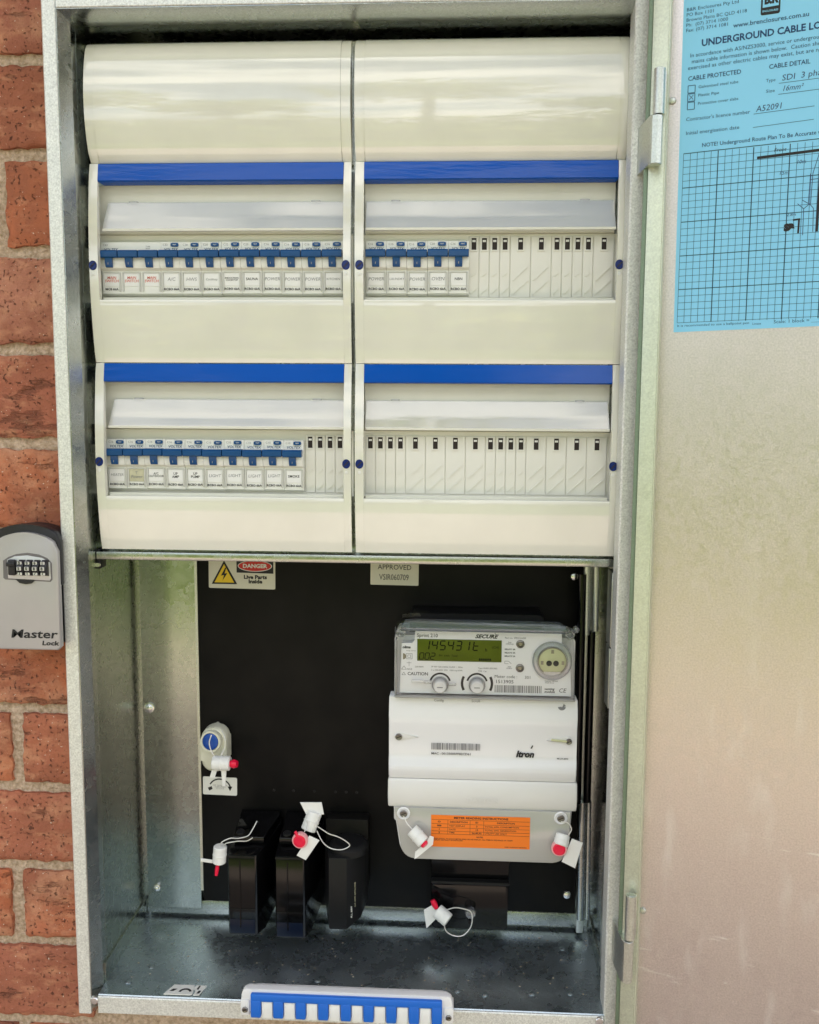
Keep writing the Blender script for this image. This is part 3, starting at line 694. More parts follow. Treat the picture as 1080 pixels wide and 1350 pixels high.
# ================================================================== circuit breakers
BW = 17.65
def breaker(names, rating, x, z, label, group, poles=1, bold=False, red=False, brand=True, card='labelpaper', tested=True):
    """x = left edge, z = bottom; front face of the body at y 38"""
    t = thing('circuit_breaker' if poles == 1 else 'main_switch', label, 'circuit breaker' if poles == 1 else 'main switch', (x + BW * poles / 2, 44, z), group)
    Y = 38.0 + random.uniform(-.35, .35); z += random.uniform(-.2, .2); W = BW * poles
    prof = [(44, z), (Y + 2, z), (Y, z + 1.5), (Y, z + 20.68), (Y - 1.0, z + 21.62), (Y - 3.4, z + 22.56), (Y - 4.4, z + 24.91), (Y - 4.6, z + 28.2), (Y - 4.2, z + 33.37), (Y - 2.5, z + 36.19), (Y, z + 36.94), (Y, z + 45.12), (44, z + 45.12)]
    body = obj('body', prism(B(), prof, 'x', x + .12, x + W - .12, .25, 1), 'breaker', t, 35)
    for p in range(poles):
        px = x + BW * p; c = px + BW / 2
        tg = B(); prism(tg, [(Y - 4, z + 31.21), (Y - 8.4, z + 30.64), (Y - 9.6, z + 31.58), (Y - 9.8, z + 35.72), (Y - 8.6, z + 37.04), (Y - 3, z + 37.22)], 'x', px + .35, px + BW - .35, .3, 1)
        prism(tg, [(Y - 4, z + 31.96), (Y - 8, z + 31.96), (Y - 7.6, z + 27.26), (Y - 5.6, z + 23.12), (Y - 4, z + 22.94)], 'x', c - 3.1, c + 3.1, .3, 1)
        tog = obj('toggle', tg, 'toggle', t, 35)
        text('I', c, z + 25.85, Y - 7.7, 2.6, 'labelyellow', tog)
        # clear label holder and card
        cd_ = obj('label_card', box(B(), px + 2.2, px + BW - 2.2, Y - .5, Y, z + 7.71, z + 18.61, .15, 1), card if p == 0 else 'labelpaper', t, 0)
        lh = B(); box(lh, px + .9, px + 2.0, Y - 1.5, Y + .2, z + 3.2, z + 19.6, .3, 1); box(lh, px + BW - 2.0, px + BW - .9, Y - 1.5, Y + .2, z + 3.2, z + 19.6, .3, 1); box(lh, px + 2, px + BW - 2, Y - 1.0, Y + .2, z + 18.9, z + 19.7)
        obj('label_holder', lh, 'holder', t, 0)
        nm = names[p] if isinstance(names, list) else names
        if nm:
            ln = nm.split('\n'); L = max(len(q) for q in ln); sz = min(4.2, 19.5 / max(L, 3)) if not bold else min(3.2, 19 / max(L, 3))
            text(nm, c, z + 13.44, Y - .65, sz, 'inkred' if red else ('ink' if bold else 'inkgrey'), cd_, bold=.012 if (bold or red) else 0, shear=0 if bold else .15)
        if p == 0 or not red:
            text('RCBO 6kA' if not red else 'MCB 6kA', c, z + 5.08, Y - .65, 2.75, 'ink', cd_, bold=.02, sx=1.05)
        if not red:
            b_ = obj('test_button', prism(B(), rrect(px + 8.6, px + 15.6, z + 40.98, z + 44.37, 1.7), 'y', Y - 1.0, Y + .2, .25, 1), 'toggle', t, 35)
            text('TEST', px + 12.1, z + 42.68, Y - 1.1, 1.5, 'breaker', b_)
    text(rating, x + 1.6, z + 42.68, Y - .12, 2.6, 'inkgrey', body, 'LEFT')
    if brand:
        text('VOLTEX', x + 2.6, z + 38.82, Y - .12, 3.1, 'inkdarkblue', body, 'LEFT', bold=.015, sx=1.05, shear=.2)
    if red: text('TYPE\n400V', x + BW * 2.35, z + 40.42, Y - .12, 1.9, 'inkgrey', body)
    return t
M['labelclear'] = clear('label_holder_plastic', (.95, .95, .93), .12, .0, .35, (.8, .8, .78))
GB = 'white circuit breakers with blue toggles'
z = 101.0; x = -217.0
breaker(['MAIN\nSWITCH'] * 3, 'C63', x, z, 'three-pole main switch with red handwritten labels at the left end of the upper row', None, 3, red=True); x += 3 * BW
row1 = [('A/C', 'C32', 0, 'upper left row breaker just right of the red-labelled main switch, faint label'), ('HWS', 'C20', 0, 'upper left row breaker labelled HWS'), ('Cooktop', 'C20', 0, 'upper left row breaker with faint script label, between HWS and INDUCTION COOKTOP'),
        ('INDUCTION\nCOOKTOP', 'C32', 1, 'upper left row breaker with two-line printed label INDUCTION COOKTOP'), ('SAUNA', 'C20', 1, 'upper left row breaker with printed label SAUNA'), ('POWER', 'C16', 0, 'upper left row breaker labelled POWER right after SAUNA'),
        ('POWER', 'C16', 0, 'middle of the three POWER breakers in the upper left row'), ('POWER', 'C16', 0, 'last POWER breaker in the upper left row, just before KITCHEN'), ('KITCHEN', 'C16', 0, 'last breaker at the right end of the upper left row, labelled KITCHEN')]
for nm, rt_, bo, lb in row1: breaker(nm, rt_, x, z, lb, GB, bold=bool(bo)); x += BW
x = 14.2
for nm, rt_, bo, lb in [('POWER', 'C16', 0, 'first POWER breaker at the left end of the upper right row'), ('LAUNDRY', 'C16', 0, 'upper right row breaker labelled LAUNDRY'), ('POWER', 'C16', 0, 'upper right row POWER breaker between LAUNDRY and OVEN'),
                        ('OVEN', 'C20', 0, 'upper right row breaker labelled OVEN'), ('NBN', 'C16', 1, 'upper right row breaker with small printed NBN label beside the blank plates')]:
    breaker(nm, rt_, x, z, lb, GB, bold=bool(bo)); x += BW
x = -217.4; z = -69.3
for nm, rt_, bo, lb, cdm in [('HEATER', 'C16', 0, 'first breaker at the left end of the lower row, labelled HEATER', 0), ('T.\nPower', 'C16', 0, 'lower row breaker with a yellowed, half torn label next to HEATER', 1), ('A/C\nOUTDOOR', 'C16', 1, 'lower row breaker with a two-line printed label, third from the left', 0),
                             ('UP\nAMP', 'C16', 1, 'lower row breaker with printed label UP AMP, fourth from the left', 0), ('UP\nPUMP', 'C16', 1, 'lower row breaker just left of the four LIGHT breakers', 0), ('LIGHT', 'C10', 0, 'first of the four LIGHT breakers from the left', 0),
                             ('LIGHT', 'C10', 0, 'second of the four LIGHT breakers from the left', 0), ('LIGHT', 'C10', 0, 'third of the four LIGHT breakers from the left', 0), ('LIGHT', 'C10', 0, 'fourth LIGHT breaker, beside the last printed label', 0), ('SMOKE', 'C10', 1, 'last breaker of the lower row, next to the narrow blank plates', 0)]:
    breaker(nm, rt_, x, z, lb, GB, bold=bool(bo), card='labelyellow' if cdm else 'labelpaper'); x += BW

# ================================================================== electricity meter
mt = thing('electricity_meter', 'white digital electricity meter with olive display and orange instruction sticker', 'meter', (120, 112, -415))
def ptube(bm, prof, x0, x1, **k): return prism(bm, prof, 'x', x0, x1, **k)
obj('base', prism(B(), rrect(51, 176.5, -300, -186, 4), 'y', 78, 112, 1, 1), 'blackmat', mt, 35)
obj('rear_body', prism(B(), rrect(38, 204.5, -385, -204, 4), 'y', 66, 112), 'meterbeige', mt, 35)
# main cover
mc = [(66, -257.8), (53.5, -257.8), (52, -259), (51.6, -266), (49.6, -276), (49.4, -284), (51.0, -292), (51.6, -312), (51.0, -318), (47.6, -322), (47.4, -327), (49.6, -333), (50.6, -335.4), (66, -335.4)]
main = obj('main_cover', ptube(B(), mc, 34.2, 206.4, bev=1.4, seg=3), 'meter', mt, 40)
ml = [(66, -336), (50.4, -336), (48.6, -338), (48, -350), (48.4, -359), (50.5, -363), (66, -363)]
mid = obj('shoulder_cover', ptube(B(), ml, 33.6, 207.6, bev=1.4, seg=3), 'meterbeige', mt, 40)
text('DAYTON', 121.5, -354, 47.2, 6.2, 'meterbeige', mid, bold=.03, sx=1.15)
# terminal cover: rounded lower corners, clear grey
n = 6; pts = [(38.6, -363.2), (203.6, -363.2)]
rc = 14
for k in range(n + 1):
    a = R(0 - 90 * k / n); pts.append((201.5 - rc + rc * math.cos(a), -412.5 + rc + rc * math.sin(a)))
for k in range(n + 1):
    a = R(-90 - 90 * k / n); pts.append((44.5 + rc + rc * math.cos(a), -412.5 + rc + rc * math.sin(a)))
tcv = obj('terminal_cover', prism(B(), pts, 'y', 50, 108, 2.2, 3), 'meterbeige', mt, 40)
obj('cover_lip', prism(B(), [(x_ * .985 + 1.8, z_ * 1.0) for x_, z_ in pts], 'y', 48.2, 49.9, .5, 2), 'clear2', mt, 40)
# face plate under the clear cover
fp = [(43.5, -255.4), (200.4, -255.4), (198.6, -213), (191, -208), (190.6, -197.4), (57.8, -197.0), (57, -206.5), (55.0, -208.5), (45.5, -208.8)]
face = obj('face_plate', prism(B(), fp, 'y', 54, 66), 'face', mt, 0)
FY = 53.8
disp = obj('display', box(B(), 59.6, 136.6, 53.2, 54.6, -224.8, -204.4, .3), 'lcd', mt)
dg = B(); seg7(dg, '145431', 65.5, -214.0, 4.6, 8.2, 53.05, 2.7, .14, .27); seg7(dg, 't', 110.5, -214.0, 4.6, 8.2, 53.05, 2, .14, .27)
seg7(dg, '002', 61.5, -223.2, 3.6, 6.0, 53.05, 1.5, .14, .26); obj('digits', dg, 'lcdink', disp, 0)
text('PH  kWh  Total', 88, -219.5, 53.05, 2.6, 'lcdink', disp); text('h', 122.5, -213.5, 53.05, 4, 'lcdink', disp, bold=.02)
text('(CH)', 131, -211, 53.05, 3.2, 'lcdink', disp); 
for k in range(6): pass
q = B()
for k in range(6): poly(q, [(116 + k * 1.9, -223.6), (117.5 + k * 1.9, -223.6), (117.5 + k * 1.9, -221.4), (116 + k * 1.9, -221.4)], 53.05)
obj('bar_segments', q, 'lcdink', disp, 0)
T = lambda s, x, z, sz, al='LEFT', m_='inkface', **k: text(s, x, z, FY, sz, m_, face, al, **k)
T('Sprint 210', 59.2, -201.2, 4.6, bold=.01); T('SECURE', 112.2, -201.2, 4.8, m_='ink', bold=.04, shear=.35, sx=1.2)
lines_ = B(); lines(lines_, [(130, -197.6, 131.5, -199.6)], FY, .5); obj('logo_tick', lines_, 'inkgrey', face, 0)
T('Part no. SPR210-035', 139.3, -202.0, 2.3)
T('Imp\nkWh/imp', 143.8, -206.8, 1.9, 'CENTER'); T('Imp\nkVArh', 143.8, -229.5, 1.9, 'CENTER')
for k, s in enumerate(('RELAY1 3A', 'RELAY2 3A', 'RELAY3 2A')): T(s, 139.3, -212.6 - 3.2 * k, 2.0, m_='ink', bold=.03)
q = B(); lines(q, [(139.6, -223.6, 143, -223.6), (139.6, -226, 143, -226), (139.6, -223.6, 139.6, -226), (143, -223.6, 145.5, -226), (49.5, -218.3, 55, -218.3), (49.5, -223.3, 55, -223.3), (49.5, -218.3, 49.5, -223.3), (55, -218.3, 55, -223.3), (51, -219.6, 53.6, -219.6), (51, -222, 53.6, -222), (51, -219.6, 51, -222), (53.6, -219.6, 53.6, -222), (45.3, -233.2, 47.6, -230), (47.6, -230, 49.8, -233.2), (45.3, -233.2, 49.8, -233.2), (45.8, -238.4, 47.4, -235.8), (47.4, -235.8, 49, -238.4), (45.8, -238.4, 49, -238.4), (50, -227, 54.4, -227), (52.2, -225.8, 52.2, -230)], FY, .35)
obj('symbols', q, 'inkgrey', face, 0)
T('olima', 46, -212.4, 3.4, m_='ink', bold=.04, shear=.2); T('energy systems', 49.6, -215.6, 1.4); T('NCZ', 52.8, -233, 2.2, 'CENTER', 'ink')
q = B(); poly(q, arc(46.6, -221, 0.05, 2.9, -90, 90) , FY); obj('half_moon', q, 'zincdark', face, 0)
T('230/400V', 57.5, -230.6, 2.1); T('3P 4W 10A (100A) CLASS 1  50Hz', 72.5, -230.3, 2.0); T('3 x 230/400V  IP51  1000 imp/kWh', 72.5, -233.4, 2.0)
T('Type WAM 3DXX02', 115.5, -230.8, 2.0); T('TMS  Cat', 115.5, -233.6, 2.0)
T('CAUTION', 50.8, -237.3, 4.2, m_='inkface', bold=.02)
T('Meter code :', 130.4, -238.2, 4.0); T('301', 157.8, -238.6, 4.0); T('1513905', 131.2, -243.0, 4.6, m_='ink', sx=1.05)
obj('barcode', barcode(B(), 130.8, 173.4, -253.0, -246.2, FY, 4, .38), 'inkgrey', face, 0)
T('Licence: NPA-A\nmade by us', 176.3, -242.2, 1.8); T('venting\nmodule', 176, -250.2, 3.1, m_='ink', shear=.2, bold=.02); T('CE', 188.8, -250.2, 5.6, m_='inkface', shear=.2)
# buttons with their printed arcs
for cx, cz, lab in ((80.9, -246.6, 'Config'), (114.6, -246.2, 'Scroll')):
    q = B(); poly(q, arc(cx, cz + 1, 8.3, 10.0, 15, 165), FY)
    if lab == 'Scroll':
        poly(q, arc(cx, cz + 1, 12.5, 14.8, -28, 28), FY); poly(q, arc(cx, cz + 1, 12.5, 14.8, 152, 208), FY)
    obj('dial_print', q, 'ink', face, 0)
    r_ = obj('button_ring', lathe(B(), (cx, 53.8, cz), [(7.6, 0), (7.6, 2.5), (6.9, 3.4), (6.6, 1)], n=28), 'clearpad', mt, 30)
    b_ = obj('button', lathe(B(), (cx, 53, cz - .4), [(6.0, 0), (6.0, 6), (5.3, 7.4), (4.2, 7.8), (3.6, 7.4)], n=28), 'meter', mt, 30)
    obj('button_slot', lines(B(), [(cx - 2.6, cz - .4, cx + 2.6, cz - .4)], 45.05, .8), 'inkgrey', b_, 0)
    text(lab, cx - 1, -261.0, 52.0 - .9, 3.4, 'inkgrey', main)
q = B(); box(q, 54.5, 65.5, 49, 51.5, -244.6, -241.8, 1); obj('seal_lever', q, 'meter', mt)
q = B(); box(q, 66, 73, 49.5, 51.4, -245.0, -242.4, .8); box(q, 88.5, 95.5, 49.5, 51.4, -246.6, -244.0, .8); obj('seal_eye', q, 'clearpad', mt)
for cz in (-207.4, -229.8):
    obj('indicator', lathe(B(), (153.4, 53.9, cz), [(3.9, 0), (3.7, 1.0), (2.6, 1.5), (1.8, .5)], n=20), 'zincdark', mt, 30)
# optical port
obj('port_ring', lathe(B(), (182.3, 53.6, -222.0), [(17.8, 0), (17.8, 2.6), (16.4, 4.2), (14.2, 4.4), (13.6, 1.4)], n=40), 'clearpad', mt, 30)
pts = arc(182.3, -222.0, 0, 12.2, -52, 232, 26)[:27]
port = obj('optical_port', prism(B(), pts, 'y', 49.6, 54.2, .6, 2), 'port', mt, 40)
obj('port_rim', prism(B(), arc(182.3, -222, 12.2, 13.0, -52, 232, 26), 'y', 49.2, 53.4), 'zincdark', port, 40)
for dx in (-3.0, 3.2): obj('port_hole', lathe(B(), (182.3 + dx, 49.5, -223.6), [(2.6, 0), (2.6, .2), (2.0, .3), (1.6, .1)], n=18), 'ink', port, 0)
for dx, dz in ((-9.2, -1.2), (9.4, -1.0), (0, 9.2)): obj('port_notch', box(B(), 182.3 + dx - 1.2, 182.3 + dx + 1.2, 49.2, 49.5, -222 + dz - 1.7, -222 + dz + 1.7), 'zincdark', port, 0)
# clear cover over the face: shell
out = [(39.2, -257.2), (202.6, -257.2), (201.6, -215), (199.2, -193), (196.5, -187.5), (190, -184.6), (178, -182.8), (60, -182.4), (46, -183.6), (41.4, -186.6), (39.8, -192)]
cc_ = B(); front = [cc_.verts.new((x_, 42.5, z_)) for x_, z_ in [(118 + (a - 118) * .975, -220 + (b + 220) * .965) for a, b in out]]
rim1 = [cc_.verts.new((x_, 45.5, z_)) for x_, z_ in out]; rim2 = [cc_.verts.new((x_ + (.6 if x_ > 118 else -.6), 64, z_ + .3)) for x_, z_ in out]
cc_.faces.new(front)
for A_, C_ in ((front, rim1), (rim1, rim2)):
    for k in range(len(out)): cc_.faces.new([A_[k], A_[(k + 1) % len(out)], C_[(k + 1) % len(out)], C_[k]])
bmesh.ops.recalc_face_normals(cc_, faces=cc_.faces)
clr = obj('clear_cover', cc_, 'clear', mt, 25)
obj('cover_sky_reflection', prism(B(), [(45, -195.8), (196, -195.8), (194, -190), (188, -187), (60, -186.4), (48, -187.4), (45.6, -190.6)], 'y', 47, 58, 1, 2), 'skyband', clr, 30)  # added piece that carries the painted sky reflection
q = B(); box(q, 40.2, 203.2, 46, 53, -258.0, -256.4, .4); box(q, 39.6, 41.0, 50, 62, -256, -205, .3); obj('cover_seam', q, 'clear2', clr)
for cx, cz in ((44.8, -197.5), (197.6, -197)):
    obj('corner_post', lathe(B(), (cx, 60, cz), [(4.6, 0), (4.6, 10), (4.0, 11.5), (2.4, 11.2), (2.0, 6)], n=24), 'clearpad', clr, 30)
obj('side_knob', lathe(B(), (204, 62, -194.5), [(3.0, 0), (3.0, 4), (2, 5.6), (.8, 6)], n=16), 'clearpad', clr, 30)
# main cover prints and screws
obj('barcode', barcode(B(), 73.6, 119, -307.4, -301.0, 50.2, 9, .42), 'inkgrey', main, 0)
text('MAC : 00135005FF82CD61', 73.4, -311.2, 50.2, 2.9, 'ink', main, 'LEFT', bold=.015, sx=1.12)
text('Itron', 151, -310.0, 50.2, 8.2, 'ink', main, 'LEFT', bold=.045, shear=.25, sx=.98); text('ME-276-8502', 188.5, -313.2, 50.2, 1.9, 'ink', main, 'LEFT', bold=.02)
q = B(); poly(q, [(164.2, -304.2), (165.8, -301.2), (166.8, -301.2), (165.6, -304.2)], 50.2); obj('logo_tick', q, 'ink', main, 0)
q = B(); poly(q, arc(192.0, -264.2, .6, 3.6, 190, 350), 51.2); poly(q, [(193.6, -261.6), (195.6, -263.6), (192, -265.4)], 51.15); obj('logo', q, 'inkgrey', main, 0)
def screwhead(x, y, z, parent, r=3.4, m_='zinc', name='screw'):
    s_ = obj(name, lathe(B(), (x, y, z), [(r, 0), (r, .8), (r * .8, 1.4), (r * .6, 1.2)], n=18), m_, parent, 30)
    obj('screw_slot', lines(B(), [(x - r * .7, z - r * .3, x + r * .7, z + r * .3)], y - 1.5, .7), 'ink', s_, 0); return s_
for x_, sgn in ((43.6, 1), (197, -1)):
    q = B(); prism(q, [(x_ - sgn * 4.6, -296), (x_ - sgn * 2, -299.6), (x_ + sgn * 3, -299.2), (x_ + sgn * 18, -296.4), (x_ + sgn * 18, -295.8), (x_ + sgn * 3, -292.6), (x_ - sgn * 2, -292.2)][::1], 'y', 50.3, 51.9, .5, 2)
    obj('screw_recess', q, 'meterbeige', main, 40)
screwhead(43.4, 50.2, -296, main, 3.2, 'zincdark'); screwhead(199, 50.2, -296.6, main, 2.8, 'zincdark')
obj('sealing_pin', tube(B(), [(183, 49.6, -295.2), (197, 49.6, -296.4)], 1.1, 8), 'port', main)
for x_, z_ in ((48.3, -368.6), (193.2, -368.8)):
    obj('screw_boss', lathe(B(), (x_, 48.2, z_), [(6.2, 0), (6.2, .6), (5.2, 1.4), (4.0, .7)], n=22), 'meter', tcv, 30); screwhead(x_, 47.6, z_, tcv, 3.5, 'zincdark')
# orange sticker
os_ = thing('instruction_sticker', 'orange METER READING INSTRUCTIONS sticker on the meter terminal cover', 'sticker', (119, 48, -400))
st = obj('sheet', box(B(), 73.9, 165.2, 47.75, 48.0, -400.0, -369.2), 'orange', os_, 0)
yy = 47.7
text('METER READING INSTRUCTIONS', 120, -371.6, yy, 2.7, 'ink', st, bold=.035, sx=1.25)
q = B(); lines(q, [(74.4, -373.6, 164.8, -373.6), (74.4, -377.6, 164.8, -377.6), (74.4, -381.2, 164.8, -381.2), (74.4, -384.6, 164.8, -384.6), (74.4, -387.4, 164.8, -387.4), (89.5, -373.6, 89.5, -387.4), (110, -373.6, 110, -387.4), (122.6, -373.6, 122.6, -387.4)], yy, .28); obj('table_lines', q, 'ink', st, 0)
for x_, z_, s_ in ((81.5, -375.6, 'ID'), (99.5, -375.6, 'DESCRIPTION'), (116.2, -375.6, 'ID'), (143, -375.6, 'DESCRIPTION'), (81.5, -379.4, '888'), (81.5, -382.9, '1'), (81.5, -386, '2'), (116.2, -379.4, '3'), (116.2, -382.9, '13'), (116.2, -386, '26,40,92')):
    text(s_, x_, z_, yy, 2.2, 'ink', st, bold=.03, sx=1.2)
for x_, z_, s_ in ((90.6, -379.4, 'TEST DISPLAY'), (90.6, -382.9, 'DATE'), (90.6, -386, 'TIME'), (123.6, -379.4, 'TOTAL kWh CONSUMPTION'), (123.6, -382.9, 'TOTAL kWh GENERATION'), (123.6, -386, 'UTILITY USE ONLY')):
    text(s_, x_, z_, yy, 2.1, 'ink', st, 'LEFT', bold=.015, sx=1.15)
text('NOTES', 119, -389.8, yy, 1.9, 'ink', st, bold=.03)
text('PRESS SCROLL TO SHOW METER READ OR USE DISPLAY. ALL ITEMS IN SEQUENCE OF TARIFF\nDISPLAY ON FAULT AS INSTALLED', 76, -392.8, yy, 1.55, 'ink', st, 'LEFT', bold=.02, sx=1.14)
text('SUPPLY AUTHORITY METERING', 162.5, -398.6, yy, 1.3, 'ink', st, 'RIGHT', bold=.02, sx=1.1)

# ================================================================== boxes under and beside the meter
bb = thing('terminal_box', 'glossy black box below the meter with a small clear knob', 'terminal box', (111, 112, -504))
obj('housing', prism(B(), [(73, -503.6), (148.4, -503.6), (150, -431), (72.6, -431)], 'y', 93, 112, .6, 1), 'black', bb, 30)
obj('front_lid', prism(B(), rrect(74.2, 148.2, -503.2, -457.4, 2.5), 'y', 86, 92.9, 1.6, 3), 'black', bb, 35)
obj('lid_ridge', box(B(), 73.4, 149.4, 84.6, 93, -457.2, -454.2, 1), 'blackmat', bb)
obj('clear_knob', lathe(B(), (112, 86, -482), [(2.6, 0), (3.2, 3), (5.4, 5.5), (5.8, 8), (4.6, 10.5), (2.2, 11.4)], n=18), 'clearpad', bb, 40)
obj('knob_stem', tube(B(), [(112, 86, -492), (112, 78, -492)], 2, 10), 'blackmat', bb)
# service fuse holders
def fuse(x0, x1, x1b, z0, z1, label, facets=False):
    t = thing('fuse_holder', label, 'fuse holder', ((x0 + x1b) / 2, 112, z0 + 10), 'black service fuse holders at the foot of the board')
    if not facets:
        w_ = x1 - x0; kk = (x1b - x1)
        plan = [(x0, 62), (x0 + 1.5, 60), (x1 - 1, 60), (x1 + .6, 61.2), (x1 + kk * .35, 74), (x1 + kk, 104), (x1 + kk, 112), (x0 + 1, 112)]
        bm = prism(B(), plan, 'z', z0, z1 - 8, .9, 2)
        for v in bm.verts:
            if v.co.z > z1 - 12: v.co.z += max(0, v.co.y - 66) * .33
            else: v.co.z += max(0, v.co.y - 84) * .95
        obj('carrier', bm, 'black', t, 30)
        q = prism(B(), [(x0 + 2, 74), (x1 + kk * .3, 74), (x1 + kk - 1.5, 104), (x1 + kk - 1.5, 111), (x0 + 2, 111)], 'z', z1 - 3, z1 + 3.5, 1, 2)
        for v in q.verts: v.co.z += max(0, v.co.y - 74) * .30
        obj('top_cap', q, 'black', t, 35)
        obj('front_ridge', box(B(), x0 + .6, x1 - .8, 58.8, 60.4, z1 - 10.6, z1 - 8.4, .6), 'black', t)
        obj('front_rib', box(B(), x0 + w_ * .42, x0 + w_ * .46, 59.3, 60.2, z0 + 8, z1 - 14), 'black', t)
        obj('blue_label', box(B(), x0 + 1.6, x1 - 1.4, 59.6, 60.1, z0 + 1.8, z0 + 16, .2), 'bluedark', t)
        q = B(); box(q, x0 + 1, x1 - 1, 59.5, 60.2, z0 + 26, z0 + 26.8, .2); obj('moulding_line', q, 'black', t)
        obj('sealing_screw', lathe(B(), (x0 + w_ * .3, 80, z1 + 4.5), [(4.2, -2), (4.2, 1), (3.4, 2.2), (1.4, 2.0)], (0, -.3, 1), 18), 'blackmat', t, 35)
    else:
        pts = [(x0, 60), (x1, 60), (x1b - 4, 74), (x1b, 90), (x1b, 112), (x0 - 9, 112), (x0 - 9, 92), (x0 - 4, 74)]
        bm = prism(B(), pts, 'z', z0, z1, .8, 2)
        for v in bm.verts:
            if v.co.z < z0 + 2: v.co.z += max(0, (v.co.y - 62)) * .42
        obj('carrier', bm, 'blackmat', t, 30)
        obj('cap', lathe(B(), ((x0 + x1b) / 2, 82, z1 - 2), [(19, 0), (19, 6), (16, 9), (13, 9.5)], (0, 0, 1), 24), 'blackmat', t, 40)
        obj('rear_housing', box(B(), x0 - 8.6, x1b + .6, 96, 112, z0 + 25, z1 + 22, 1.5), 'board', t)
        s_ = text('A.C 500V', x1 + 4.2, z0 + 16, 64.0, 3.0, 'whitesticker', t, rot=90, bold=.02)
        s_ = text('63A 1200W SERVICE FUSE', x1 + 7.2, z0 + 32, 67.6, 2.2, 'labelyellow', t, rot=90)
    return t
M['bluedark'] = mat('dark_blue_label', (.004, .008, .022), .3, 0, .25)
fuse(-121.5, -94, -78, -501.8, -413, 'left black fuse holder, with a white seal hanging off its left side')
fuse(-75.8, -47.6, -35, -503.6, -413, 'middle black fuse holder, with a red and white seal on top')
fuse(-23.5, -6.8, 9.6, -493, -421, 'right black fuse holder, round shouldered with fine white print on its side', True)

# ================================================================== left: ivory gland, its sticker, board stickers
gl = thing('sealing_cap', 'ivory curved plastic cap with a blue bung on the left edge of the board', 'cap', (-140, 112, -345))
obj('sleeve', prism(B(), rrect(-155.4, -129.5, -353.5, -308, 12, 8), 'y', 93, 111, 4, 4), 'gland', gl, 40)
obj('rim', lathe(B(), (-143.6, 88, -320.0), [(9.4, -9), (10.4, -5), (10.8, 0), (10.3, 1.2), (8.6, 1.2), (8.2, -.6)], (-.16, -1, .1), 28), 'gland', gl, 35)
obj('blue_bung', lathe(B(), (-143.8, 87.4, -319.9), [(8.1, -2), (8.1, .2), (7.0, 1.0), (3, 1.2)], (-.16, -1, .1), 26), 'glandblue', gl, 35)

def sticker(name, label, x0, x1, z0, z1, y, m_='whitesticker', r=1.4, rot=0, cat='sticker'):
    t = thing(name, label, cat, ((x0 + x1) / 2, y, z0))
    pts = rrect(x0, x1, z0, z1, r)
    if rot:
        cx, cz = (x0 + x1) / 2, (z0 + z1) / 2; c, s = math.cos(R(rot)), math.sin(R(rot))
        pts = [(cx + (a - cx) * c - (b - cz) * s, cz + (a - cx) * s + (b - cz) * c) for a, b in pts]
    return t, obj('sheet', prism(B(), pts, 'y', y - .3, y), m_, t, 0)
t, s_ = sticker('direction_sticker', 'small white sticker with a curved black arrow under the ivory cap', -159.5, -124.6, -385, -366.2, 112.3, rot=-1.2)
q = B(); poly(q, arc(-142.3, -379.5, 10.6, 12.0, 12, 150), 111.9); poly(q, [(-131.8, -380.6), (-129.4, -375.8), (-134.2, -375.8)], 111.9)
poly(q, [(-154.5, -377.5), (-150.5, -375.8), (-149.6, -378.8), (-153.2, -380.6)], 111.9); obj('arrow', q, 'ink', s_, 0)
text('OFF  ISOLATING\nTURN SPARE\nTO LOCK', -142, -376.6, 111.9, 2.0, 'inkgrey', s_)
t, s_ = sticker('danger_sticker', 'DANGER Live Parts Inside sticker with yellow lightning triangle on the black board', -149.3, -83.2, -172.4, -140, 112.3, 'labelcream', rot=-.6)
M_ = s_
t2 = B(); poly(t2, [(-146.5, -168.0), (-121.0, -168.0), (-133.8, -144.5)], 111.8); obj('triangle_border', t2, 'ink', s_, 0)
t2 = B(); poly(t2, [(-143.6, -166.4), (-124.0, -166.4), (-133.8, -148.2)], 111.6); obj('triangle', t2, 'yellow', s_, 0)
t2 = B(); poly(t2, [(-132.6, -151.5), (-137, -159.6), (-133.9, -158.9), (-135.6, -164.6), (-130.6, -157.0), (-133.4, -157.4), (-131.6, -151.8)], 111.4); obj('lightning', t2, 'ink', s_, 0)
t2 = B(); poly(t2, [(-121.5, -156.4), (-85.0, -157), (-85.0, -141.5), (-121.5, -141.5)], 111.8); obj('danger_panel', t2, 'ink', s_, 0)
t2 = B(); poly(t2, [(-103.2 + 17 * math.cos(R(a)), -149.6 + 5.6 * math.sin(R(a))) for a in range(0, 360, 10)], 111.55); obj('danger_oval_border', t2, 'whitesticker', s_, 0)
t2 = B(); poly(t2, [(-103.2 + 16.2 * math.cos(R(a)), -149.6 + 4.9 * math.sin(R(a))) for a in range(0, 360, 10)], 111.4); obj('danger_oval', t2, 'red', s_, 0)
text('DANGER', -103.2, -149.7, 111.2, 5.4, 'whitesticker', s_, bold=.04, sx=1.1)
text('Live Parts\nInside', -103.0, -163.0, 111.8, 5.2, 'ink', s_, bold=.045, sx=1.12)
t, s_ = sticker('approval_sticker', 'pale APPROVED VSIR060709 sticker half hidden under the cover edge', 10.6, 57.6, -166.4, -140, 112.3, 'labelcream', 1, rot=-.6)
text('APPROVED', 34.2, -148.9, 111.8, 7.0, 'ink', s_, sx=.95, rot=-.6); text('VSIR060709', 33.6, -158.8, 111.8, 8.2, 'ink', s_, sx=.72, rot=-.6)

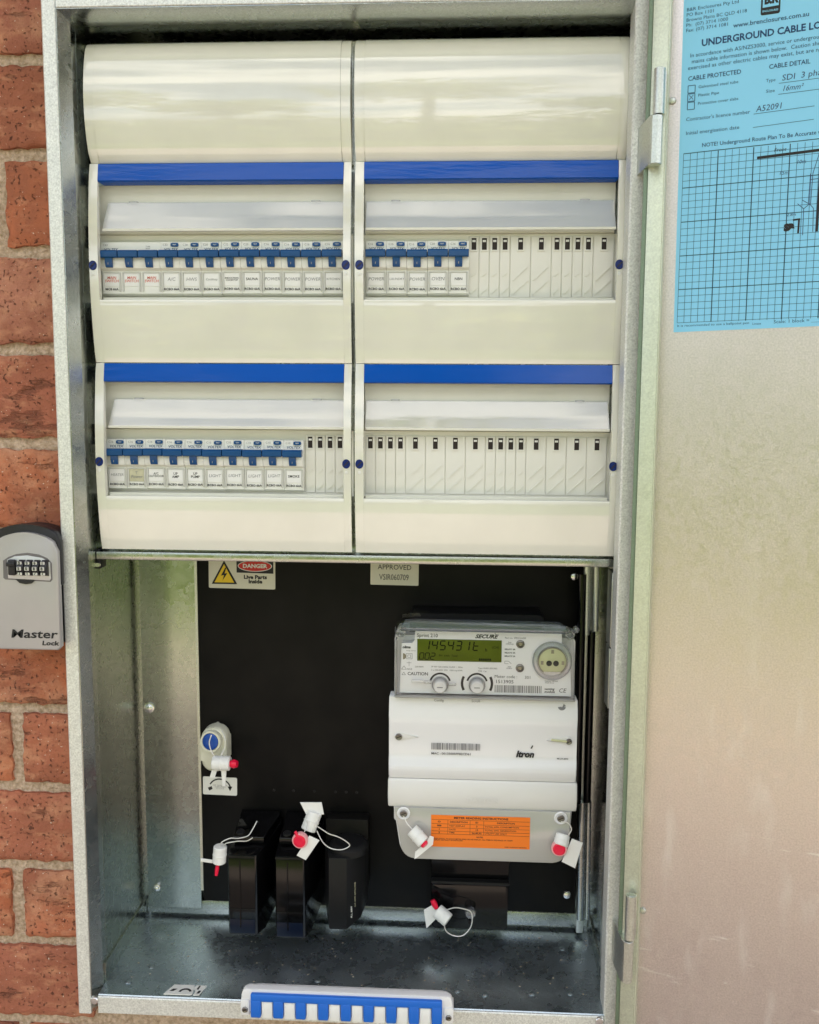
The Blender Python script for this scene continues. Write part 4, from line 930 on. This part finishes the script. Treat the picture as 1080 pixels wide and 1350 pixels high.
# torn sticker on the floor edge
t = thing('torn_sticker', 'torn white sticker with black marks on the cabinet floor near the front', 'sticker', (-148, 10, -527))
q = B(); prism(q, [(-166.7, 3), (-161, 16.5), (-142, 16.8), (-140.6, 4.5), (-142.5, 3.2), (-139.4, 3), (-133.4, 3.6), (-130.6, 16.4), (-139.6, 16.6), (-140.4, 15), (-141.6, 16.6)][:5], 'z', -526.6, -525.7)
prism(q, [(-139.4, 3), (-134, 3.6), (-130.6, 16.4), (-140.2, 16.8), (-141.8, 12), (-138.6, 9)], 'z', -526.6, -525.7); s_ = obj('sheet', q, 'whitesticker', t, 0)
def flatpoly(bm, pts, z):
    bm.faces.new([bm.verts.new((a, b, z)) for a, b in pts]); return bm
q = B(); flatpoly(q, arc(-148, 5.5, 4.0, 6.2, 20, 170), -525.6); flatpoly(q, [(-163, 7), (-160, 10.5), (-156, 10.5), (-159, 7)], -525.6); flatpoly(q, [(-137, 5), (-134.6, 5), (-133.6, 9), (-136, 9)], -525.6); flatpoly(q, [(-138.6, 11), (-137.4, 16), (-136, 16), (-136.8, 10)], -525.6)
obj('marks', q, 'ink', s_, 0)

# ================================================================== security seals
def seal(label, wire, barrel=None, tagpts=None, red=None, disc_=None, tagy=None):
    c = Vector(barrel[0]) if barrel else Vector(disc_[0])
    t = thing('security_seal', label, 'seal', tuple(c), 'white security seals with red plugs')
    if barrel:
        a, b, r = barrel; a, b = Vector(a), Vector(b)
        ax = (b - a); L = ax.length
        obj('barrel', lathe(B(), a, [(r * .9, 0), (r, .6), (r, L - .8), (r * .88, L)], ax, 20), 'sealwhite', t, 35)
        obj('barrel_collar', lathe(B(), a + ax * .45, [(r * 1.04, 0), (r * 1.06, .4), (r * 1.06, 1.0), (r * 1.02, 1.3)], ax, 20), 'sealwhite', t, 35)
    if disc_:
        a, r = disc_
        obj('collar', lathe(B(), a, [(r * 1.25, -4), (r * 1.3, 0), (r * 1.2, 1), (r, 1)], (-.1, -1, 0), 22), 'sealpink', t, 35)
        obj('red_plug', lathe(B(), a, [(r, 0), (r, 1.6), (r * .8, 2.2), (r * .5, 2.0)], (-.1, -1, 0), 22), 'sealred', t, 35)
    if red:
        a, b, r = red; obj('red_plug', tube(B(), [a, (Vector(a) + Vector(b)) / 2, b], [r * .7, r, r * .75], 12), 'sealred', t, 40)
    if tagpts:
        y = tagy if tagy else c.y
        bm = prism(B(), [(p[0], p[1]) for p in tagpts], 'y', y - .7, y + .7, .3, 1)
        tg_ = obj('tag', bm, 'sealwhite', t, 35)
    if wire: obj('wire', tube(B(), spline(wire, 7), .55, 7), 'wire', t, 40)
    return t
seal('white seal hanging at the left of the left fuse holder, red pin pointing down', [(-128, 60, -413), (-126, 58, -407), (-119, 60, -404.5), (-112, 64, -406.5), (-104, 70, -406), (-100, 74, -402), (-97, 80, -396)],
     ((-129.5, 60, -429), (-128, 60, -412.5), 6.4), [(-147.5, -428.6), (-147.3, -425.4), (-136, -426.6), (-136, -429.8)], ((-130.4, 59, -429), (-132, 58, -441), 2.0), tagy=60)
t = bpy.data.objects['security_seal']
obj('wire_end', tube(B(), spline([(-124, 60, -412), (-121, 57, -407.5), (-112, 60, -407), (-104, 66, -409.5), (-99, 70, -408)], 6), .55, 7), 'wire', t, 40)
seal('white seal standing highest among the fuse holders with its plain tag up', [(-38, 67, -392), (-32, 64, -394), (-24, 63, -398), (-14, 63, -401.5), (-6, 64, -407), (-4.6, 65, -411), (-12, 64, -414), (-22, 63, -412.5), (-30, 63, -407), (-36, 66, -397)],
     ((-44.5, 66, -397), (-38.5, 72, -381), 7.2), [(-52.6, -371), (-31.8, -370.4), (-29.6, -382.4), (-46.5, -383.5)], None, tagy=70)
seal('red-faced seal with slanted white tag on the middle fuse holder', [(-46, 55, -393), (-44, 58, -389), (-45, 62, -385)], None, [(-41.2, -396.2), (-31.5, -400.5), (-44.5, -420.5), (-53.2, -416.2)], ((-54.5, 53, -392), (-50, 51, -398), 1.8), ((-49.8, 52, -400.6), 5.9), tagy=54)
seal('white barrel seal hanging from the left screw of the meter terminal cover', [(48.3, 45, -370), (52, 42.5, -376), (57, 41, -381), (61, 40, -385)],
     ((56.5, 42, -381.5), (67.5, 37, -391.0), 6.2), [(76.8, -386.0), (73.2, -384.8), (69.8, -391.5), (59.8, -400.5), (59.2, -407.6), (61.6, -406), (70.5, -398), (76.2, -393)], ((66.8, 36.4, -390.6), (69.4, 34.6, -392.6), 4.0), tagy=38)
seal('red-faced seal hanging from the right screw of the meter terminal cover', [(193.2, 45, -371), (199, 42.5, -371), (202, 42, -376), (199.5, 42, -383), (196, 43, -388)], ((195.5, 46, -383.5), (192.6, 41, -392), 6.6), [(203.2, -385.8), (213.2, -389.4), (206.8, -414.2), (194.4, -408.2)], None, ((191.4, 39.5, -394.2), 5.6), tagy=43)
seal('seal looped to the clear knob of the black box under the meter', [(90, 76, -478), (97, 74, -474.6), (105, 74, -475), (112, 74, -479), (114, 74, -487), (112, 74, -496), (105, 73, -502.5), (96, 72, -502.8), (89, 72, -498), (86.5, 73, -491)],
     ((79.5, 77, -480), (90.8, 72, -487), 6.9), [(66.6, -480.5), (77.5, -473.6), (80.0, -482), (79.6, -488), (69.2, -499.5)], ((79, 76, -477.4), (75.0, 77, -469.5), 3.0), tagy=78)
seal('seal with a thin wire loop hanging on the ivory cap, red plug to the right', [(-141, 82, -311), (-142.5, 80, -318), (-140.5, 79.5, -327), (-136.6, 80, -333)], ((-139.6, 80, -338.2), (-122.4, 80, -338.2), 7.0),
     [(-131.5, -344), (-126.2, -344), (-127.6, -361.5), (-130.6, -361.5)], ((-122.6, 80, -338.6), (-115.4, 79, -338.2), 4.4), tagy=80)
t = [o for o in bpy.data.objects if o.name.startswith('security_seal')][-1]
obj('wire_end', tube(B(), spline([(-133, 90, -309), (-129, 86, -314), (-128.6, 84, -322), (-131, 82, -329), (-132.4, 80, -333)], 6), .55, 7), 'wire', t, 40)
obj('tail', prism(B(), [(-140, -344), (-135, -344), (-138, -353), (-143, -353)], 'y', 79.5, 81), 'sealwhite', t, 30)

# ================================================================== blue and white comb cover on the sill
cb = thing('terminal_comb_cover', 'white terminal cover with a row of blue teeth fixed on the front sill', 'terminal cover', (3, -6, -523))
q = B(); prism(q, rrect(-87.5, 95.8, -519.0, -498.4, 5, 6), 'y', -25, -17.5, 1.5, 3); box(q, -80, 88, -17, -.4, -527, -509, 1); obj('housing', q, 'meter', cb, 35)
q = B(); box(q, -79, 87.2, -29, -24.8, -507.6, -500.6, 1.2, 3); cbb = obj('blue_bar', q, 'comb', cb, 35)
for k in range(9):
    x_ = -79 + k * 19.65; q = B(); box(q, x_, x_ + 9.0, -29.2, -22, -522.5, -506, 1.3, 3); obj('blue_tooth', q, 'comb', cb, 35)
for k in range(8):
    x_ = -79 + 9.6 + k * 19.65; q = B(); box(q, x_, x_ + 9.4, -27.6, -22, -523.5, -508.2, .5, 2); obj('white_tooth', q, 'labelpaper', cb, 35)
for x_, s1 in ((-84.4, -1), (92.8, 1)):
    q = B(); box(q, x_ - 4.2, x_ + 4.2, -26.2, -10, -522.5, -508, 1.2, 2); obj('ear', q, 'meter', cb, 35); screwhead(x_, -26.3, -516.6, cb, 2.6, 'zincdark')
# ================================================================== key lockbox
kb = thing('key_lockbox', 'grey combination key lockbox with black vinyl hood on the brick wall', 'lockbox', (-270, 18, -206))
def arch(x0, x1, z0, zs, ztop, rc=7, n=18):
    pts = [(x0 + 3, z0), (x1 - 3, z0), (x1, z0 + 3)]; cx = (x0 + x1) / 2; h = (x1 - x0) / 2
    for k in range(n + 1):
        u = -1 + 2 * k / n; e = max(0, abs(u) - .78) / .22
        pts.append((cx - u * h, zs + (ztop - zs) * (1 - u * u) - rc * (1 - math.sqrt(max(0, 1 - e * e)))))
    pts.append((x0, z0 + 3)); return pts
obj('hood', prism(B(), arch(-301, -241.8, -150, -103, -95.5), 'y', -9, -1.0, 2.0, 3), 'lockblack', kb, 40)
obj('back_case', prism(B(), arch(-301, -245.6, -202, -104, -97), 'y', -1.2, 19, 2, 3), 'lockblack', kb, 40)
kf = obj('front_door', prism(B(), arch(-299, -242.3, -203.6, -111, -102.0), 'y', -13, -6.2, 1.6, 3), 'lockgrey', kb, 40)
# dial window
win = [(-313.5, -144.6), (-253.2, -144.6), (-251.6, -142.6), (-251.6, -127.0), (-254, -124.0), (-262, -120.5), (-275, -118.2), (-292, -118.2), (-304, -120.5), (-312, -124), (-314.8, -127), (-314.8, -143)]
win = [(-290 + (a + 290) * .98 if False else a, b) for a, b in win]
wx = [(-288.5 + (a + 283.2) * .60, b) for a, b in win]
WX = lambda a: a
rimp = rrect(-289.2, -251.2, -143.6, -119.5, 3)
winp = [(-288.2, -142.6), (-249.0, -144.0), (-247.2, -142), (-247.3, -127.6), (-251, -123.6), (-258, -120.6), (-268, -119.2), (-278, -120.6), (-285, -123.2), (-289.6, -126.4), (-290.0, -141.2)]
obj('dial_recess', prism(B(), winp, 'y', -13.3, -12.6, .3, 1), 'recess_shade', kf, 20)  # raised dark plate: the shade inside the dial window is its colour
dp = [(-285.4, -141.4), (-249.4, -142.8), (-248.2, -141), (-248.4, -127.4), (-255, -123.4), (-268, -121.4), (-279, -122.4), (-285.4, -125.4)]
obj('dial_plate', prism(B(), dp, 'y', -14.0, -13.2, .3, 2), 'locksilver', kf, 30)
obj('thumb_notch', prism(B(), [(-278.6, -142.2), (-262.4, -142.8), (-265, -145.4), (-270, -146.2), (-275.5, -145.2)], 'y', -14.2, -12.8), 'lockblack', kf, 0)
obj('open_slider', box(B(), -284.0, -277.4, -17, -13.5, -138.4, -124.8, 1.2, 2), 'lockblack', kf)
obj('slider_grip', box(B(), -285.0, -277.6, -18, -16.5, -130.6, -127.0, .8, 2), 'lockblack', kf)
for k, (a, b, c) in enumerate((('0', '5', '1'), ('9', '0', '1'), ('9', '8', '7'), ('1', '8', '7'))):
    cx = -272.0 + k * 6.65
    wh = B(); tube(wh, [(cx - 2.6, -12.2, -131.9), (cx + 2.4, -12.2, -131.9)], 7.2, 16); whl = obj('number_wheel', wh, 'lockblack', kf, 40)
    q = B()
    for dz, dy in ((4.2, -18.2), (0, -19.6), (-4.2, -18.2)): box(q, cx - 2.9, cx + 1.0, dy - .2, dy + .6, -131.9 + dz - 1.7, -131.9 + dz + 1.7, .3, 1)
    nf = obj('number_pads', q, 'locksilver', whl); nf['kind'] = 'stuff'
    for s_, dz, dy in ((a, 4.2, -18.5), (b, 0, -19.9), (c, -4.2, -18.5)): text(s_, cx - 1.0, -131.9 + dz, dy, 3.6, 'ink', whl, bold=.03)
text('Master', -265.6, -189.8, -13.3, 10.2, 'ink', kf, bold=.018, shear=.12, fit=41)
text('Lock', -251.4, -197.4, -13.3, 5.4, 'ink', kf, bold=.03, shear=.12, fit=15)

# ================================================================== blue cable location sheet on the door (door frame: local x, z; skin at y 0)
pp = thing('cable_location_sheet', 'light blue UNDERGROUND CABLE LOCATION form with a grid stuck inside the door', 'paper', (0, 0, 0))
pp.location = Vector(DP) * S; pp.rotation_euler = (0, 0, -TH)
sh = obj('sheet', prism(B(), [(12.9, 65.2), (205, 68.6), (202, 334), (11.2, 331)], 'y', -.45, -.1), 'paper', pp, 0)
py = -.6
def PT(s, x, z, sz, al='LEFT', m_='inkdarkblue', rot=.9, **k): text(s, x, z, py, sz, m_, sh, al, rot=rot, **k)
for k, (a_, w_) in enumerate((('B&R Enclosures Pty Ltd', 37), ('PO Box 1101', 19.5), ('Browns Plains BC QLD 4118', 43), ('Ph:  (07) 3714 1000', 30), ('Fax: (07) 3714 1081', 30))): PT(a_, 13.6, 306 - 3.75 * k, 3.5, fit=w_)
PT('www.brenclosures.com.au', 47.8, 289.8, 4.6, bold=.01, fit=52)
q = B(); prism(q, rrect(66.6, 79.9, 294.2, 325, 1.4), 'y', -.62, -.5); lg = obj('logo', q, 'ink', sh, 0)
q = B(); poly(q, [(67.8, 299.4), (78.8, 299.8), (78.8, 323), (67.8, 323)], -.7); obj('logo_panel', q, 'paper', lg, 0)
text('B:R', 73.4, 304.6, -.75, 8.6, 'ink', lg, bold=.06, rot=1, fit=9.8); text('ENCLOSURES', 73.2, 296.8, -.75, 1.8, 'paper', lg, bold=.02)
PT('UNDERGROUND CABLE LOCATION', 25.4, 280.4, 6.9, bold=.028, fit=108)
PT('In accordance with AS/NZS3000, service or underground mains', 17.4, 272.4, 4.1, fit=104); PT('mains cable information is shown below.  Caution should be', 18.7, 267.9, 4.1, fit=100); PT('exercised as other electric cables may exist, but are not shown', 16.1, 263.4, 4.1, fit=107)
PT('CABLE PROTECTED', 16.6, 255.6, 4.6, bold=.012, fit=38); PT('CABLE DETAIL', 74.1, 257.0, 4.6, bold=.012, fit=28)
for k, (s_, w_) in enumerate((('Galvanised steel tube', 28.5), ('Plastic Pipe', 15), ('Protective cover slabs', 29))): PT(s_, 24.4, 248.8 - 6.1 * k, 3.0, fit=w_)
for k in range(3):
    z_ = 245.2 - 6.1 * k; obj('tick_box', lines(B(), [(16.9, z_, 22.1, z_), (22.1, z_, 22.1, z_ + 5.4), (22.1, z_ + 5.4, 16.9, z_ + 5.4), (16.9, z_ + 5.4, 16.9, z_)], py, .5), 'inkdarkblue', sh, 0)
obj('tick_cross', lines(B(), [(18, 240.2, 21, 243.6), (18, 243.6, 21, 240.2)], py, .4), 'inkblue', sh, 0)
for l_ in ((81.5, 244.6, 150, 245.4), (81.5, 236.8, 150, 237.8), (65.0, 224.6, 106.6, 225.8), (65.0, 215.0, 106.6, 216.4)): obj('form_line', lines(B(), [l_], py, .35), 'inkdarkblue', sh, 0)
PT('Type', 72.5, 247.4, 3.2, fit=6.5); PT('Size', 72.8, 239.8, 3.2, fit=6)
PT('SDI  3 phase', 83.3, 248.0, 6.0, m_='inkblue', shear=.1, rot=2, fit=32); PT('16mm\u00b2', 83.6, 240.4, 5.6, m_='inkblue', shear=.3, fit=14)
PT("Contractor's licence number", 16.2, 225.8, 3.8, fit=46); PT('A52091', 66.4, 227.8, 6.2, m_='inkblue', shear=.15, rot=2, fit=18)
PT('Initial energisation date', 16.4, 215.6, 3.8, fit=38.5); PT('NOTE! Underground Route Plan To Be Accurate with', 28.6, 205.6, 4.1, bold=.01, fit=88)
q = B(); q2 = B(); gx0, gz0, cs = 15.4, 72.4, 5.07
for k in range(36):
    x_ = gx0 + k * cs; (lines(q2, [(x_, gz0 + k * .02, x_ + .1, gz0 + 25 * 5.13)], py, .7) if k % 5 == 0 and k else lines(q, [(x_, gz0 + k * .02, x_ + .1, gz0 + 25 * 5.13)], py, .3))
for k in range(26):
    z_ = gz0 + k * 5.13; (lines(q2, [(gx0, z_, gx0 + 35 * cs, z_ + 3)], py, .6) if k % 5 == 0 and k else lines(q, [(gx0, z_, gx0 + 35 * cs, z_ + 3)], py, .3))
obj('fine_grid', q, 'inkdarkblue', sh, 0); obj('bold_grid', q2, 'inkteal', sh, 0)
q = B(); lines(q, [(68.8, 192.6, 121, 194.6)], py - .05, 2.0); lines(q, [(112.6, 136, 113.4, 196)], py - .05, 1.8); poly(q, [(115.0 + 4 * math.cos(R(a)), 200 + 4.5 * math.sin(R(a))) for a in range(0, 360, 24)], py - .05)
lines(q, [(96.0, 145.4, 101.0, 145.8), (100.2, 145.4, 100.0, 135.6)], py - .05, 1.3); obj('marker_drawing', q, 'ink', sh, 0)
q = B(); lines(q, [(111.6, 192, 108, 178), (108, 178, 107.5, 156), (106.4, 178, 106, 157), (103.2, 134, 103.0, 153), (103.0, 153, 98.6, 157), (103.0, 153, 107, 156.5), (101.5, 159.5, 107, 156), (107, 156, 109.6, 153), (109.6, 153, 110.0, 136), (112, 174, 106, 173.6)], py - .05, .45); obj('pen_drawing', q, 'inkblue', sh, 0)
text('SB', 93.6, 140.0, py - .1, 6.6, 'ink', sh, bold=.09); text('Front', 84.6, 197.0, py - .1, 3.8, 'ink', sh, shear=.2); text('15m', 88, 180, py - .1, 4.0, 'inkblue', sh, shear=.2); text('10m', 99.5, 187, py - .1, 3.8, 'inkblue', sh, shear=.2); text('2.8m', 94.6, 149.4, py - .1, 3.2, 'inkblue', sh, shear=.2)
PT('It is recommended to use a ballpoint pen', 15.4, 70.0, 2.5, fit=53); PT('Locate', 71, 70.0, 2.3); PT('Scale: 1 block = ____', 86, 71.0, 3.5, fit=34)


flush_text()
